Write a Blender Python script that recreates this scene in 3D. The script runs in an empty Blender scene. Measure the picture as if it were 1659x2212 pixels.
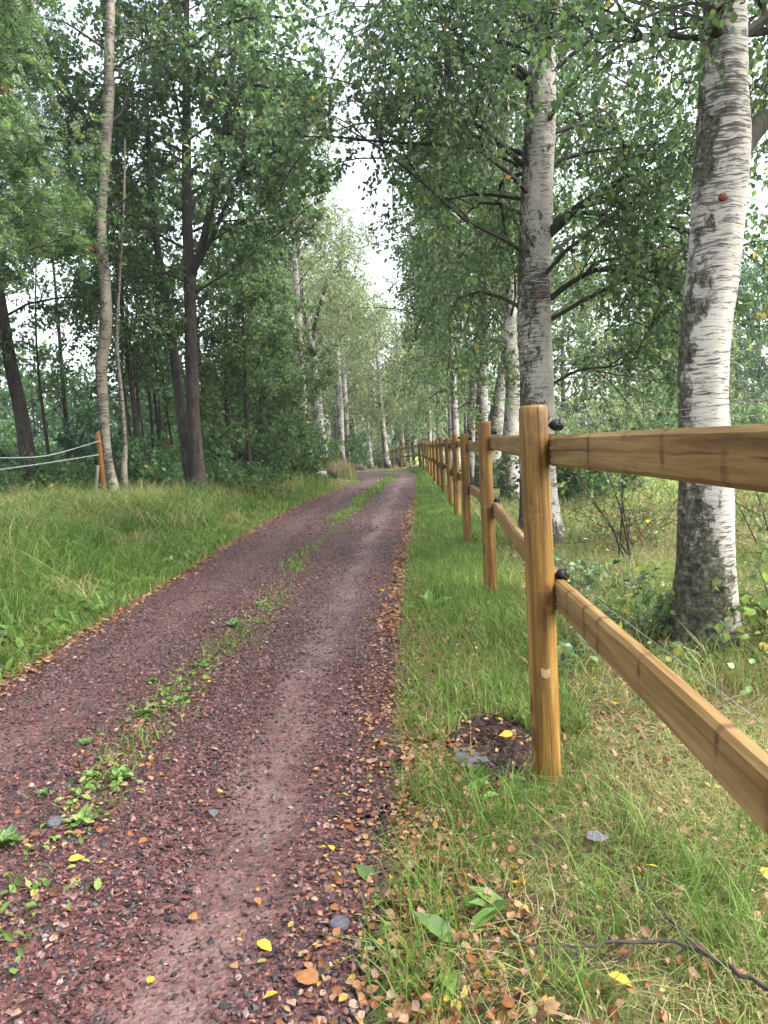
import bpy, math, numpy as np
from math import radians, pi
from mathutils import Vector, Matrix
C = bpy.context.scene.collection
rng = np.random.default_rng(7)

# ------------------------------------------------------------------ camera (used to turn photo points into world points)
F, CX, CY, HC = 1600., 829.5, 1106., 1.26
ROLL = radians(3.5); PT = math.atan(139/1600*math.cos(ROLL))
CAM = np.array([0, 0, HC])
FV = np.array([0, math.cos(PT), -math.sin(PT)]); R0 = np.array([1., 0, 0]); U0 = np.array([0, math.sin(PT), math.cos(PT)])
RV = math.cos(ROLL)*R0 - math.sin(ROLL)*U0; UV = math.cos(ROLL)*U0 + math.sin(ROLL)*R0
def ray(px, py): return FV + (px-CX)/F*RV - (py-CY)/F*UV
def D(px, py, Y):                       # point on that ray at depth Y
    d = ray(px, py); return CAM + d*Y/d[1]
def sst(a, b, x):
    t = np.clip((x-a)/(b-a), 0, 1); return t*t*(3-2*t)

# ------------------------------------------------------------------ lie of the land
LE = np.array([(-2.3,-6),(-2.3,2),(-2.3,5.3),(-2.27,8.6),(-2.26,11.6),(-2.1,16),(-1.68,21),(-1.2,26),(-.85,29.5),(-1.2,32.2),(-3.2,35.2),(-7.5,38),(-14,40)])
RE = np.array([(-.12,-6),(-.09,1.5),(-.01,3.1),(.12,6),(.3,9),(.5,12.2),(.86,18.5),(1.12,24.5),(1.4,30),(1.45,34.4),(.4,38.6),(-4.5,42),(-14,44.5)])
def smooth(pts, n=12):
    P = np.vstack([2*pts[0]-pts[1], pts, 2*pts[-1]-pts[-2]]); out = []
    for i in range(1, len(P)-2):
        t = np.linspace(0, 1, n, endpoint=False)[:, None]
        a, b, c, d = P[i-1], P[i], P[i+1], P[i+2]
        out.append(.5*((2*b)+(-a+c)*t+(2*a-5*b+4*c-d)*t*t+(-a+3*b-3*c+d)*t**3))
    return np.vstack(out+[pts[-1:]])
LS, RS = smooth(LE), smooth(RE)
def wob(x, y): return .5*np.sin(x*1.7+y*.9+1)+.3*np.sin(-x*2.9+y*2.3)+.2*np.sin(x*5.3-y*4.7+2)
def hp(x, y): return -.022*np.clip(y-43, 0, 60) + 0*x
def H(x, y):
    x = np.asarray(x, float); y = np.asarray(y, float)
    xl = np.interp(y, LS[:132, 1], LS[:132, 0]) if False else np.interp(y, LE[:9, 1], LE[:9, 0])
    bank = sst(0.1, 2.2, xl-x)*.36*(1-.6*sst(18, 34, y))
    side = sst(0, .5, xl-x)+sst(0, .5, x-np.interp(y, RE[:10, 1], RE[:10, 0]))
    return hp(x, y) + bank + .03*wob(x, y)*np.clip(side, 0, 1) + .035*np.clip(side, 0, 1)
POLY = np.vstack([LS, RS[::-1]])
def in_path(x, y, grow=0.):
    c = np.zeros(len(x), bool); P = POLY
    j = len(P)-1
    for i in range(len(P)):
        xi, yi = P[i]; xj, yj = P[j]
        if yi != yj:
            m = ((yi > y) != (yj > y)) & (x < (xj-xi)*(y-yi)/(yj-yi)+xi); c ^= m
        j = i
    if grow:
        s = y < 29
        c = np.where(s, (x > np.interp(y, LE[:9, 1], LE[:9, 0])-grow) & (x < np.interp(y, RE[:9, 1], RE[:9, 0])+grow), c)
    return c
def xleft(y): return np.interp(y, LE[:9, 1], LE[:9, 0])
def xright(y): return np.interp(y, RE[:9, 1], RE[:9, 0])
def G(px, py):                          # where that photo point meets the ground
    z = 0.
    for _ in range(12):
        d = ray(px, py); t = (z-HC)/d[2]; p = CAM+t*d; z = float(H(p[0], p[1]))
    p[2] = z; return p

# ------------------------------------------------------------------ materials
class N:
    def __init__(s, name):
        s.m = bpy.data.materials.new(name); s.m.use_nodes = True; s.t = s.m.node_tree; s.t.nodes.clear()
        s.out = s.t.nodes.new('ShaderNodeOutputMaterial')
    def __call__(s, typ, ins=None, **kw):
        n = s.t.nodes.new('ShaderNode'+typ)
        for k, v in kw.items(): setattr(n, k, v)
        for k, v in (ins or {}).items(): s.put(n.inputs[k], v)
        return n
    def put(s, sock, v):
        if isinstance(v, bpy.types.NodeSocket): s.t.links.new(v, sock)
        elif isinstance(v, bpy.types.Node): s.t.links.new(v.outputs[0], sock)
        else:
            if isinstance(v, tuple) and len(v) == 3 and sock.type == 'RGBA': v = v+(1,)
            sock.default_value = v
    def ramp(s, fac, stops, interp='LINEAR'):
        r = s('ValToRGB', {'Fac': fac}); e = r.color_ramp; e.interpolation = interp
        while len(e.elements) < len(stops): e.elements.new(.5)
        for el, (p, c) in zip(e.elements, stops): el.position = p; el.color = tuple(c)+(1,)
        return r.outputs[0]
    def noise(s, vec, scale, detail=3, rough=.55, w=None, dist=0):
        n = s('TexNoise', {'Vector': vec, 'Scale': scale, 'Detail': detail, 'Roughness': rough, 'Distortion': dist})
        if w is not None: n.noise_dimensions = '4D'; s.put(n.inputs['W'], w)
        return n.outputs[0]
    def math(s, op, a, b=0., c=0.): 
        n = s('Math', operation=op); s.put(n.inputs[0], a); s.put(n.inputs[1], b); s.put(n.inputs[2], c); return n.outputs[0]
    def mix(s, f, a, b, mode='MIX'):
        n = s('Mix', data_type='RGBA', blend_type=mode, clamp_factor=True); s.put(n.inputs[0], f); s.put(n.inputs[6], a); s.put(n.inputs[7], b); return n.outputs[2]
    def rng(s, v, a, b, c=0., d=1.):
        n = s('MapRange', {'Value': v, 'From Min': a, 'From Max': b, 'To Min': c, 'To Max': d}); return n.outputs[0]
    def scale(s, vec, sc):
        return s('Mapping', {'Vector': vec, 'Scale': sc}).outputs[0]
    def bsdf(s, col, rough=.7, spec=.3, bump=None, strength=.4, dist=.01):
        b = s('BsdfPrincipled', {'Base Color': col, 'Roughness': rough, 'Specular IOR Level': spec})
        if bump is not None:
            s.put(b.inputs['Normal'], s('Bump', {'Height': bump, 'Strength': strength, 'Distance': dist}).outputs[0])
        return b.outputs[0]
    def done(s, sh): s.put(s.out.inputs[0], sh); return s.m
def objc(n): return n('TexCoord').outputs['Object']

def leaf_mat(name, stops, trans=.4, rough=.4, clump=1.0, tcol=1.5):
    n = N(name); r = n('NewGeometry').outputs['Random Per Island']
    col = n.ramp(r, stops)
    k = n.rng(n.noise(objc(n), clump, 2), .3, .7, .68, 1.3)
    hsv = n('HueSaturation', {'Color': col, 'Value': k}).outputs[0]
    tc = n('HueSaturation', {'Color': hsv, 'Hue': .492, 'Saturation': 1.0, 'Value': tcol}).outputs[0]
    d = n.bsdf(hsv, rough, .55); t = n('BsdfTranslucent', {'Color': tc}).outputs[0]
    return n.done(n('MixShader', {0: trans, 1: d, 2: t}).outputs[0])
def green(base, var=.35, yellow=None, yf=.03):
    b = np.array(base); st = [(0, tuple(b*(1-var)*np.array([.9, 1, 1.05]))), (.5, tuple(b)), (.9, tuple(b*(1+var)*np.array([1.15, 1, .85])))]
    if yellow: st += [(1-yf, tuple(b*(1+var))), (1-yf+.002, yellow)]
    return st
YEL = (.45, .33, .04)
M = {}
M['birch_leaf'] = leaf_mat('birch_leaf', green((.078, .14, .052), .42, YEL, .009), .54)
M['birch_leaf_pale'] = leaf_mat('birch_leaf_pale', green((.155, .21, .095), .35, (.42, .36, .09), .02), .5)
M['rowan_leaf'] = leaf_mat('rowan_leaf', green((.076, .138, .047), .45, (.28, .24, .04), .012), .54)
M['maple_leaf'] = leaf_mat('maple_leaf', green((.07, .135, .049), .48), .54)
M['hazel_leaf'] = leaf_mat('hazel_leaf', green((.075, .155, .055), .42, YEL, .008), .54)
M['dark_leaf'] = leaf_mat('dark_leaf', green((.052, .115, .05), .45), .5)
M['bright_leaf'] = leaf_mat('bright_leaf', green((.13, .205, .045), .4, (.5, .4, .06), .08), .45)
M['weed_leaf'] = leaf_mat('weed_leaf', green((.10, .19, .045), .4, (.42, .36, .06), .015), .3)
M['berry_leaf'] = leaf_mat('berry_leaf', green((.12, .2, .075), .4, (.4, .36, .08), .06), .35)
M['red_leaf'] = leaf_mat('red_leaf', [(0, (.10, .17, .05)), (.7, (.15, .19, .06)), (.84, (.24, .17, .06)), (.87, (.26, .075, .04)), (1, (.34, .12, .06))], .4)

def grass_mat(name, stops):
    n = N(name); a = n('Attribute', attribute_name='tint').outputs['Fac']
    k = n.rng(n.noise(objc(n), .9, 3), .3, .7, .72, 1.25)
    col = n('HueSaturation', {'Color': n.ramp(a, stops), 'Value': k}).outputs[0]
    d = n.bsdf(col, .5, .3); t = n('BsdfTranslucent', {'Color': col}).outputs[0]
    return n.done(n('MixShader', {0: .35, 1: d, 2: t}).outputs[0])
M['grass'] = grass_mat('grass', [(0, (.066, .135, .024)), (.3, (.13, .225, .04)), (.5, (.215, .28, .07)), (.7, (.31, .275, .115)), (1, (.41, .32, .185))])

def wood_post_mat():
    n = N('treated_pine'); o = objc(n); w = n('ObjectInfo').outputs['Random']; w10 = n.math('MULTIPLY', w, 37.)
    g = n.noise(n.scale(o, (38, 38, 1.7)), 1, 6, .66, w10, .5)
    big = n.noise(n.scale(o, (6, 6, 1.6)), 1, 3, .5, w10)
    col = n.ramp(g, [(.3, (0.047, 0.0195, 0.00517)), (.42, (0.161, 0.0784, 0.0155)), (.54, (0.271, 0.15, 0.032)), (.7, (0.418, 0.271, 0.0826))])
    col = n.mix(n.rng(big, .38, .62), col, n.mix(1., col, (0.647, 0.576, 0.414), 'MULTIPLY'))
    v = n('TexVoronoi', {'Vector': n.scale(o, (13, 13, 4.6)), 'Scale': 1, 'Randomness': 1}, voronoi_dimensions='4D'); n.put(v.inputs['W'], w10)
    kn = n.rng(v.outputs['Distance'], .17, .25, .9, 0); fg = n.noise(n.scale(o, (150, 150, 5)), 1, 4, .7, w10); col = n.mix(n.rng(fg, .42, .6, .55, 0), col, n.mix(1., col, (0.477, 0.445, 0.315), 'MULTIPLY'))
    st = n.noise(n.scale(o, (9, 9, 7)), 1, 5, .7, w10, .6); col = n.mix(n.rng(st, .56, .68, 0, .7), col, (0.0636, 0.041, 0.021))
    col = n.mix(kn, col, (0.0939, 0.0402, 0.0145))
    ck = n.noise(n.scale(o, (75, 75, .9)), 1, 2, .5, w10, .2); col = n.mix(n.rng(ck, .655, .69, 0, .85), col, (0.0295, 0.0118, 0.00492))
    # faint tool scores round the pole
    z = n('SeparateXYZ', {0: o}).outputs[2]
    sc = n.noise(n.scale(o, (2, 2, 30)), 1, 3, .7, w10)
    col = n.mix(n.rng(sc, .62, .75, 0, .35), col, (.5, .3, .13))
    return n.done(n.bsdf(col, .55, .35, g, .5, .004))
M['post_wood'] = wood_post_mat()
def rail_mat():
    n = N('sawn_pine'); o = objc(n); w = n('ObjectInfo').outputs['Random']; w10 = n.math('MULTIPLY', w, 53.)
    g = n.noise(n.scale(o, (1.6, 40, 40)), 1, 5, .6, w10, .6)
    big = n.noise(n.scale(o, (.8, 9, 9)), 1, 3, .5, w10)
    col = n.ramp(g, [(.28, (0.111, 0.0615, 0.0185)), (.44, (0.228, 0.141, 0.0529)), (.58, (0.307, 0.207, 0.0861)), (.76, (0.43, 0.307, 0.148))])
    col = n.mix(n.rng(big, .35, .65), col, n.mix(1., col, (0.812, 0.738, 0.615), 'MULTIPLY'))
    # whorl marks: thin dark bands across the board
    x = n('SeparateXYZ', {0: n('VectorMath', {0: o, 1: n.scale(n('TexNoise', {'Vector': o, 'Scale': 7.}).outputs['Color'], (.06, 0, 0))}, operation='ADD').outputs[0]}).outputs[0]
    vx = n('CombineXYZ', {0: n.math('MULTIPLY', x, 3.6), 1: w10})
    v = n('TexVoronoi', {'Vector': vx.outputs[0], 'Scale': 1., 'Randomness': .9}, voronoi_dimensions='2D')
    v2 = n('TexVoronoi', {'W': n.math('ADD', n.math('MULTIPLY', x, 3.6), w10), 'Scale': 1., 'Randomness': .95}, voronoi_dimensions='1D')
    band = n.rng(v2.outputs['Distance'], .02, .06, .8, 0)
    brk = n.rng(n.noise(n.scale(o, (5, 16, 16)), 1, 3, .6, w10), .4, .54)
    col = n.mix(n.math('MULTIPLY', band, brk), col, (.075, .033, .013))
    fg = n.noise(n.scale(o, (4, 130, 130)), 1, 4, .7, w10); col = n.mix(n.rng(fg, .4, .6, .5, 0), col, n.mix(1., col, (.5, .44, .36), 'MULTIPLY'))
    kn = n('TexVoronoi', {'Vector': n.scale(o, (5, 9, 9)), 'Scale': 1}, voronoi_dimensions='4D'); n.put(kn.inputs['W'], w10)
    col = n.mix(n.rng(kn.outputs['Distance'], .1, .16, .9, 0), col, (.08, .035, .013))
    # a drying check along the middle
    zz = n('SeparateXYZ', {0: n('VectorMath', {0: o, 1: n.scale(n('TexNoise', {'Vector': n.scale(o, (2, 1, 1)), 'Scale': 2.}).outputs['Color'], (0, 0, .03))}, operation='ADD').outputs[0]}).outputs[2]
    chk = n.rng(n.math('ABSOLUTE', n.math('SUBTRACT', zz, .018)), .0008, .003, 1, 0)
    seg = n.rng(n.noise(n.scale(o, (2.2, .1, .1)), 1, 1, .5, w10), .5, .56)
    col = n.mix(n.math('MULTIPLY', chk, seg), col, (.05, .022, .01))
    return n.done(n.bsdf(col, .6, .3, g, .35, .003))
M['rail_wood'] = rail_mat()

def birch_mat(name, dark=.5, white=(.60, .56, .50), moss=(.10, .105, .055), freq=1., ps=1.):
    n = N(name); o = objc(n); w = n.math('MULTIPLY', n('ObjectInfo').outputs['Random'], 19.)
    dw = n('VectorMath', {0: o, 1: n.scale(n('TexNoise', {'Vector': o, 'Scale': 6.}).outputs['Color'], (.05, .05, .05))}, operation='ADD').outputs[0]
    base = n.ramp(n.noise(n.scale(dw, (5, 5, 3)), 1, 4, .6, w), [(.3, tuple(np.array(white)*.72)), (.55, white), (.75, tuple(np.array(white)*1.14))])
    # short dark lenticel dashes lying across the trunk
    l1 = n.noise(n.scale(dw, (9*freq, 9*freq, 95*freq)), 1, 3, .65, w, .4)
    l2 = n.noise(n.scale(dw, (6*freq, 6*freq, 48*freq)), 1, 4, .7, w, .3)
    area = n.noise(n.scale(dw, (2.2, 2.2, 1.7)), 1, 4, .6, w)
    dens = n.rng(area, .35, .65, -.10, .10)
    da = n.rng(n.math('ADD', l1, dens), .53, .58)
    db = n.rng(n.math('ADD', l2, n.math('MULTIPLY', dens, 1.1)), .59, .63)
    col = n.mix(n.math('MULTIPLY', da, .85), base, (.055, .047, .04))
    col = n.mix(n.math('MULTIPLY', db, .9), col, (.05, .043, .038))
    # grey green algae and rough black bark in patches
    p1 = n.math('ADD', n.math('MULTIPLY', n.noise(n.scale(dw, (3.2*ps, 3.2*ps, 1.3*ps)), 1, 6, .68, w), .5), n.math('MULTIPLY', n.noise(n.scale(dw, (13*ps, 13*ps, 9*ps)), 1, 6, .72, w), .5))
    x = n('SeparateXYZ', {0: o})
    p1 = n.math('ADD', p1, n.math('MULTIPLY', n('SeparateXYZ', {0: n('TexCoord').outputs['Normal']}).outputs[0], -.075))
    z = x.outputs[2]
    foot = n.rng(z, 0., .75, .14, 0)
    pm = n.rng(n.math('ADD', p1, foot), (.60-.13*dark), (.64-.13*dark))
    rough = n.noise(n.scale(dw, (30, 30, 26)), 1, 6, .78, w, .4)
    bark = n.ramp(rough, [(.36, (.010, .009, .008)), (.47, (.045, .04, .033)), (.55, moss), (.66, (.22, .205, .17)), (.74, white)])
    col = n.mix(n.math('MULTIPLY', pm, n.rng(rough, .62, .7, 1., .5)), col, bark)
    hgt = n.math('ADD', n.math('MULTIPLY', rough, n.math('ADD', pm, .2)), n.math('MULTIPLY', l2, .5))
    return n.done(n.bsdf(col, .75, .25, hgt, .8, .02))
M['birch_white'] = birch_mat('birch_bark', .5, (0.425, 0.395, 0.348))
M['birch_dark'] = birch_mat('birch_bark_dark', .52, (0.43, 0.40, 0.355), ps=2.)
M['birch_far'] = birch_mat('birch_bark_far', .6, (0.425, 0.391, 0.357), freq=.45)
M['birch_left'] = birch_mat('birch_bark_mottled', .58, (0.25, 0.225, 0.175), (0.05, 0.055, 0.025), .6, 1.7)  # darker, mottled grey bark of the left bank birches
def bark_mat(name, a, b, c, sc=(18, 18, 5)):
    n = N(name); o = objc(n); w = n.math('MULTIPLY', n('ObjectInfo').outputs['Random'], 9.)
    g = n.noise(n.scale(o, sc), 1, 5, .65, w, .5); g2 = n.noise(o, 2.2, 4, .6, w)
    col = n.mix(n.rng(g2, .45, .65), n.ramp(g, [(.3, a), (.6, b)]), n.ramp(g, [(.35, a), (.65, c)]))
    return n.done(n.bsdf(col, .85, .2, g, .8, .02))
M['bark'] = bark_mat('dark_bark', (0.0144, 0.0112, 0.0104), (0.06, 0.0464, 0.04), (0.088, 0.084, 0.06))
M['branch_bark'] = bark_mat('branch_bark', (0.016, 0.0136, 0.0112), (0.048, 0.04, 0.0336), (0.08, 0.084, 0.06))
M['twig'] = bark_mat('twig_bark', (.025, .02, .017), (.06, .05, .042), (.08, .075, .055))
M['red_wood'] = bark_mat('cut_branch_wood', (.09, .025, .016), (.2, .055, .032), (.14, .05, .035), (60, 60, 60))
M['grey_wood'] = bark_mat('weathered_wood', (.10, .09, .075), (.22, .2, .16), (.16, .17, .12), (30, 30, 2))
M['pale_log'] = bark_mat('pale_log', (.13, .115, .10), (.27, .25, .23), (.2, .185, .17), (6, 6, 2))
M['orange_stake'] = bark_mat('orange_stake', (.10, .038, .012), (.22, .09, .028), (.15, .065, .022), (30, 30, 2))
def plain(name, col, rough=.5, spec=.4, nz=None, amt=.3):
    n = N(name); c = col
    if nz: c = n('HueSaturation', {'Color': col, 'Value': n.rng(n.noise(objc(n), nz, 4), .3, .7, 1-amt, 1+amt)}).outputs[0]
    return n.done(n.bsdf(c, rough, spec))
M['black_plastic'] = plain('black_plastic', (.006, .006, .007), .45, .3, 40)
M['steel'] = plain('steel_wire', (.2, .2, .21), .5, .4, 20)
M['tape'] = plain('white_tape', (.33, .35, .34), .6, .3, 30, .15)
M['berry'] = plain('rowan_berry', (.42, .05, .02), .4, .4, 30)
M['stone'] = plain('grey_stone', (.075, .073, .085), .7, .3, 18, .5)
M['pale_leaf'] = plain('grey_leaf', (.085, .088, .095), .6, .3, 60, .35)
M['smear'] = plain('pale_smear', (.33, .24, .13), .7, .2, 40, .25)

def gravel_stone_mat():
    n = N('gravel_stone'); r = n('NewGeometry').outputs['Random Per Island']
    col = n.ramp(r, [(0, (0.0109, 0.00811, 0.00867)), (.22, (0.0194, 0.0132, 0.014)), (.3, (0.0376, 0.0122, 0.0111)), (.55, (0.0667, 0.0192, 0.0168)), (.72, (0.0936, 0.0304, 0.0255)), (.86, (0.124, 0.0481, 0.0409)), (.95, (0.152, 0.0732, 0.065)), (1, (0.0607, 0.0507, 0.0554))])
    k = n.rng(n.noise(objc(n), 120, 3), .3, .7, .75, 1.25)
    return n.done(n.bsdf(n('HueSaturation', {'Color': col, 'Value': k}).outputs[0], .48, .55))
M['gravel_stone'] = gravel_stone_mat()
def path_mat():
    n = N('red_gravel'); o = objc(n)
    u = n('Attribute', attribute_name='across').outputs['Fac']
    def stones(sc):
        v = n('TexVoronoi', {'Vector': o, 'Scale': sc, 'Randomness': 1}); r = n('SeparateColor', {0: v.outputs['Color']}).outputs[0]
        return n.ramp(r, [(0, (0.0121, 0.00911, 0.00966)), (.25, (0.0243, 0.0152, 0.0149)), (.45, (0.0576, 0.0192, 0.0173)), (.75, (0.091, 0.0325, 0.028)), (.93, (0.134, 0.0608, 0.053)), (1, (0.182, 0.106, 0.0914))], 'LINEAR'), v.outputs['Distance']
    c1, d1 = stones(75); c2, d2 = stones(42)
    col = n.mix(n.rng(n.noise(o, 1.3, 3), .42, .58), c1, c2)
    col = n.mix(.2, col, (0.0819, 0.0345, 0.0308))
    fine = n.ramp(n.noise(o, 180, 4, .75), [(.3, (0.0726, 0.0409, 0.0374)), (.5, (0.156, 0.0989, 0.0901)), (.7, (0.232, 0.16, 0.145))])
    wv = n.math('ADD', u, n.rng(n.noise(o, .9, 3), .3, .7, -.05, .05))
    def track(c, w): return n.rng(n.math('ABSOLUTE', n.math('SUBTRACT', wv, c)), w*.35, w, 1, 0)
    tr = n.math('MAXIMUM', track(.785, .085), n.math('MULTIPLY', track(.24, .12), .55))
    tr = n.math('MULTIPLY', tr, n.rng(n.noise(o, 2.1, 5, .65), .38, .58, .18, .95))
    tr = n.math('MULTIPLY', tr, n.rng(n.noise(o, 30, 3, .7), .35, .6, .4, 1))
    col = n.mix(n.math('MULTIPLY', tr, .9), col, fine)
    hgt = n.math('ADD', n.math('MULTIPLY', d1, -.6), n.math('MULTIPLY', n.noise(o, 60, 4), .6))
    return n.done(n.bsdf(col, .5, .5, hgt, .6, .012))
M['path'] = path_mat()
def ground_mat():
    n = N('verge_soil'); o = objc(n); s = n('SeparateXYZ', {0: o})
    a = n.noise(o, 1.1, 5, .65); b = n.noise(o, 28, 5, .7)
    soil = n.ramp(b, [(.3, (.022, .015, .010)), (.5, (.065, .046, .028)), (.7, (.15, .115, .06))])
    turf = n.ramp(b, [(.3, (.035, .055, .012)), (.5, (.085, .12, .03)), (.72, (.19, .175, .075))])
    col = n.mix(n.rng(a, .4, .6), soil, turf)
    field = n.ramp(n.noise(o, 3.5, 6, .7), [(.3, (.17, .25, .045)), (.5, (.25, .34, .07)), (.7, (.36, .38, .12))])
    f = n.math('MULTIPLY', n.rng(s.outputs[0], 3.6, 5.2), n.rng(s.outputs[1], 10.5, 12.5))
    col = n.mix(f, col, field)
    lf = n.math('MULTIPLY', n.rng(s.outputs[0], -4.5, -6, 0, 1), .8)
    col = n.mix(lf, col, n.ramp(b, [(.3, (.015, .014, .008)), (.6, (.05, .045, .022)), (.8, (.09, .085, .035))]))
    return n.done(n.bsdf(col, .9, .15, b, .6, .03))
M['ground'] = ground_mat()
def litter_mat(name, stops):
    n = N(name); col = n.ramp(n('NewGeometry').outputs['Random Per Island'], stops, 'CONSTANT')
    col = n('HueSaturation', {'Color': col, 'Value': n.rng(n.noise(objc(n), 70, 3), .3, .7, .75, 1.25)}).outputs[0]
    return n.done(n('MixShader', {0: .2, 1: n.bsdf(col, .55, .35), 2: n('BsdfTranslucent', {'Color': col}).outputs[0]}).outputs[0])
TAN, ORG, PINK, BRN = (0.305, 0.179, 0.0926), (0.252, 0.0994, 0.0331), (0.332, 0.206, 0.146), (0.113, 0.0497, 0.0232)
M['litter'] = litter_mat('fallen_leaf', [(0, BRN), (.14, (0.179, 0.0663, 0.0265)), (.3, ORG), (.46, (0.279, 0.139, 0.0663)), (.6, TAN), (.76, PINK), (.92, (0.345, 0.225, 0.053)), (.97, (0.365, 0.265, 0.0265)), (.985, (0.199, 0.212, 0.0663))])
M['leaf_yellow'] = litter_mat('yellow_leaf', [(0, (0.411, 0.292, 0.0199)), (.5, (0.438, 0.312, 0.0331))])
M['leaf_tan'] = litter_mat('tan_leaf', [(0, TAN), (.5, PINK)])
M['leaf_orange'] = litter_mat('orange_leaf', [(0, ORG), (.5, (0.298, 0.133, 0.0464))])
M['dirt'] = (lambda n: n.done(n.bsdf(n.ramp(n.noise(objc(n), 45, 5, .7), [(.3, (.012, .007, .006)), (.55, (.045, .024, .020)), (.75, (.10, .055, .045))]), .8, .25, n.noise(objc(n), 35, 5, .7), 1., .03)))(N('bare_soil'))

# ------------------------------------------------------------------ mesh building
class MB:
    def __init__(s): s.V = []; s.n = 0; s.F = {}; s.A = []
    def add(s, V, faces, mat=0, tint=None):
        V = np.asarray(V, float).reshape(-1, 3)
        for f in (faces if isinstance(faces, list) else [faces]):
            f = np.asarray(f); s.F.setdefault(f.shape[1], []).append((f+s.n, mat))
        s.A.append(np.full(len(V), 0.) if tint is None else np.broadcast_to(tint, (len(V),)))
        s.V.append(V); s.n += len(V); return s
    def build(s, name, mats, parent=None, loc=None, smooth=False, attr=None):
        V = np.concatenate(s.V)
        if loc is not None: V = V-np.asarray(loc)
        idx, st, mi, tot = [], [], [], 0
        for k, L in s.F.items():
            for f, m in L:
                idx.append(f.ravel()); st.append(tot+np.arange(len(f))*k); mi.append(np.full(len(f), m)); tot += f.size
        idx = np.concatenate(idx).astype(np.int32); st = np.concatenate(st).astype(np.int32); mi = np.concatenate(mi).astype(np.int32)
        me = bpy.data.meshes.new(name)
        me.vertices.add(len(V)); me.vertices.foreach_set('co', V.astype(np.float32).ravel())
        me.loops.add(len(idx)); me.loops.foreach_set('vertex_index', idx)
        me.polygons.add(len(st)); me.polygons.foreach_set('loop_start', st); me.polygons.foreach_set('material_index', mi)
        me.polygons.foreach_set('use_smooth', np.full(len(st), smooth))
        if attr:
            a = me.attributes.new(attr, 'FLOAT', 'POINT'); a.data.foreach_set('value', np.concatenate(s.A).astype(np.float32))
        me.update(calc_edges=True)
        for m in (mats if isinstance(mats, (list, tuple)) else [mats]): me.materials.append(M[m])
        o = bpy.data.objects.new(name, me); C.objects.link(o)
        if parent is not None: o.parent = parent
        elif loc is not None: o.location = loc
        return o
def tag(o, label=None, cat=None, group=None, kind=None):
    for k, v in (('label', label), ('category', cat), ('group', group), ('kind', kind)):
        if v: o[k] = v
    return o
def empty(name, loc, label, cat, group=None):
    o = bpy.data.objects.new(name, None); C.objects.link(o); o.location = loc; o.empty_display_size = .2
    return tag(o, label, cat, group)
def unit(v): return v/np.maximum(np.linalg.norm(v, axis=-1, keepdims=True), 1e-9)

def tubes(mb, P, R, sides=4, mat=0, cap=False, rough=0., seed=0):
    """P (M,K,3) centre lines, R (M,K) radii"""
    P = np.asarray(P, float); P = P[None] if P.ndim == 2 else P; R = np.broadcast_to(R, P.shape[:2])
    m, k, _ = P.shape; T = unit(np.gradient(P, axis=1)); mean = unit(P[:, -1]-P[:, 0])
    ref = np.eye(3)[np.argmin(np.abs(mean), axis=1)][:, None]
    u = unit(np.cross(T, np.broadcast_to(ref, T.shape))); v = np.cross(T, u)
    a = np.arange(sides)*2*pi/sides
    rr = np.repeat(R[:, :, None], sides, 2)
    if rough:
        r = np.random.default_rng(seed); n1 = r.normal(size=rr.shape)
        n1 = (n1+np.roll(n1, 1, 2)+np.roll(n1, -1, 2))/3; n1[:, 1:-1] = (n1[:, 1:-1]+n1[:, :-2]+n1[:, 2:])/2
        rr = rr*(1+rough*n1)
    V = P[:, :, None]+rr[..., None]*(np.cos(a)[None, None, :, None]*u[:, :, None]+np.sin(a)[None, None, :, None]*v[:, :, None])
    i, j, s = np.meshgrid(np.arange(m), np.arange(k-1), np.arange(sides), indexing='ij')
    b = i*k*sides+j*sides; s2 = (s+1) % sides
    f = np.stack([b+s, b+s2, b+sides+s2, b+sides+s], -1).reshape(-1, 4)
    faces = [f]
    if cap:
        for q in range(m):
            faces.append((q*k*sides+(k-1)*sides+np.arange(sides))[None]); faces.append((q*k*sides+np.arange(sides)[::-1])[None])
    mb.add(V, faces, mat); return mb
def resample(P, k):
    P = np.asarray(P, float); P = smooth(P, 6) if len(P) > 2 else P
    s = np.r_[0, np.cumsum(np.linalg.norm(np.diff(P[:, :3], axis=0), axis=1))]; t = np.linspace(0, s[-1], k)
    return np.stack([np.interp(t, s, P[:, c]) for c in range(P.shape[1])], 1)
def children(par, n, t0, t1, L, spread, droop, K, rg, wig=.12, up=0., taper=.5):
    m, k, _ = par.shape; i = np.repeat(np.arange(m), n); q = len(i)
    t = (t0+(t1-t0)*((np.tile(np.arange(n), m)+rg.random(q))/n)); f = t*(k-1); a = np.clip(f.astype(int), 0, k-2); w = (f-a)[:, None]
    p = par[i, a]*(1-w)+par[i, a+1]*w; T = unit(par[i, a+1]-par[i, a])
    perp = rg.normal(size=(q, 3)); perp -= (perp*T).sum(1, keepdims=True)*T; perp = unit(perp)
    sp = (spread*(.7+.6*rg.random(q)))[:, None]; d = unit(np.cos(sp)*T+np.sin(sp)*perp+np.array([0, 0, up]))
    ln = (L*(1-taper*t)*(.65+.7*rg.random(q)))[:, None]
    out = [p]
    for _ in range(K-1):
        p = p+d*ln/(K-1); d = unit(d+np.array([0, 0, -droop])+wig*rg.normal(size=(q, 3))); out.append(p)
    return np.stack(out, 1)

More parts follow.
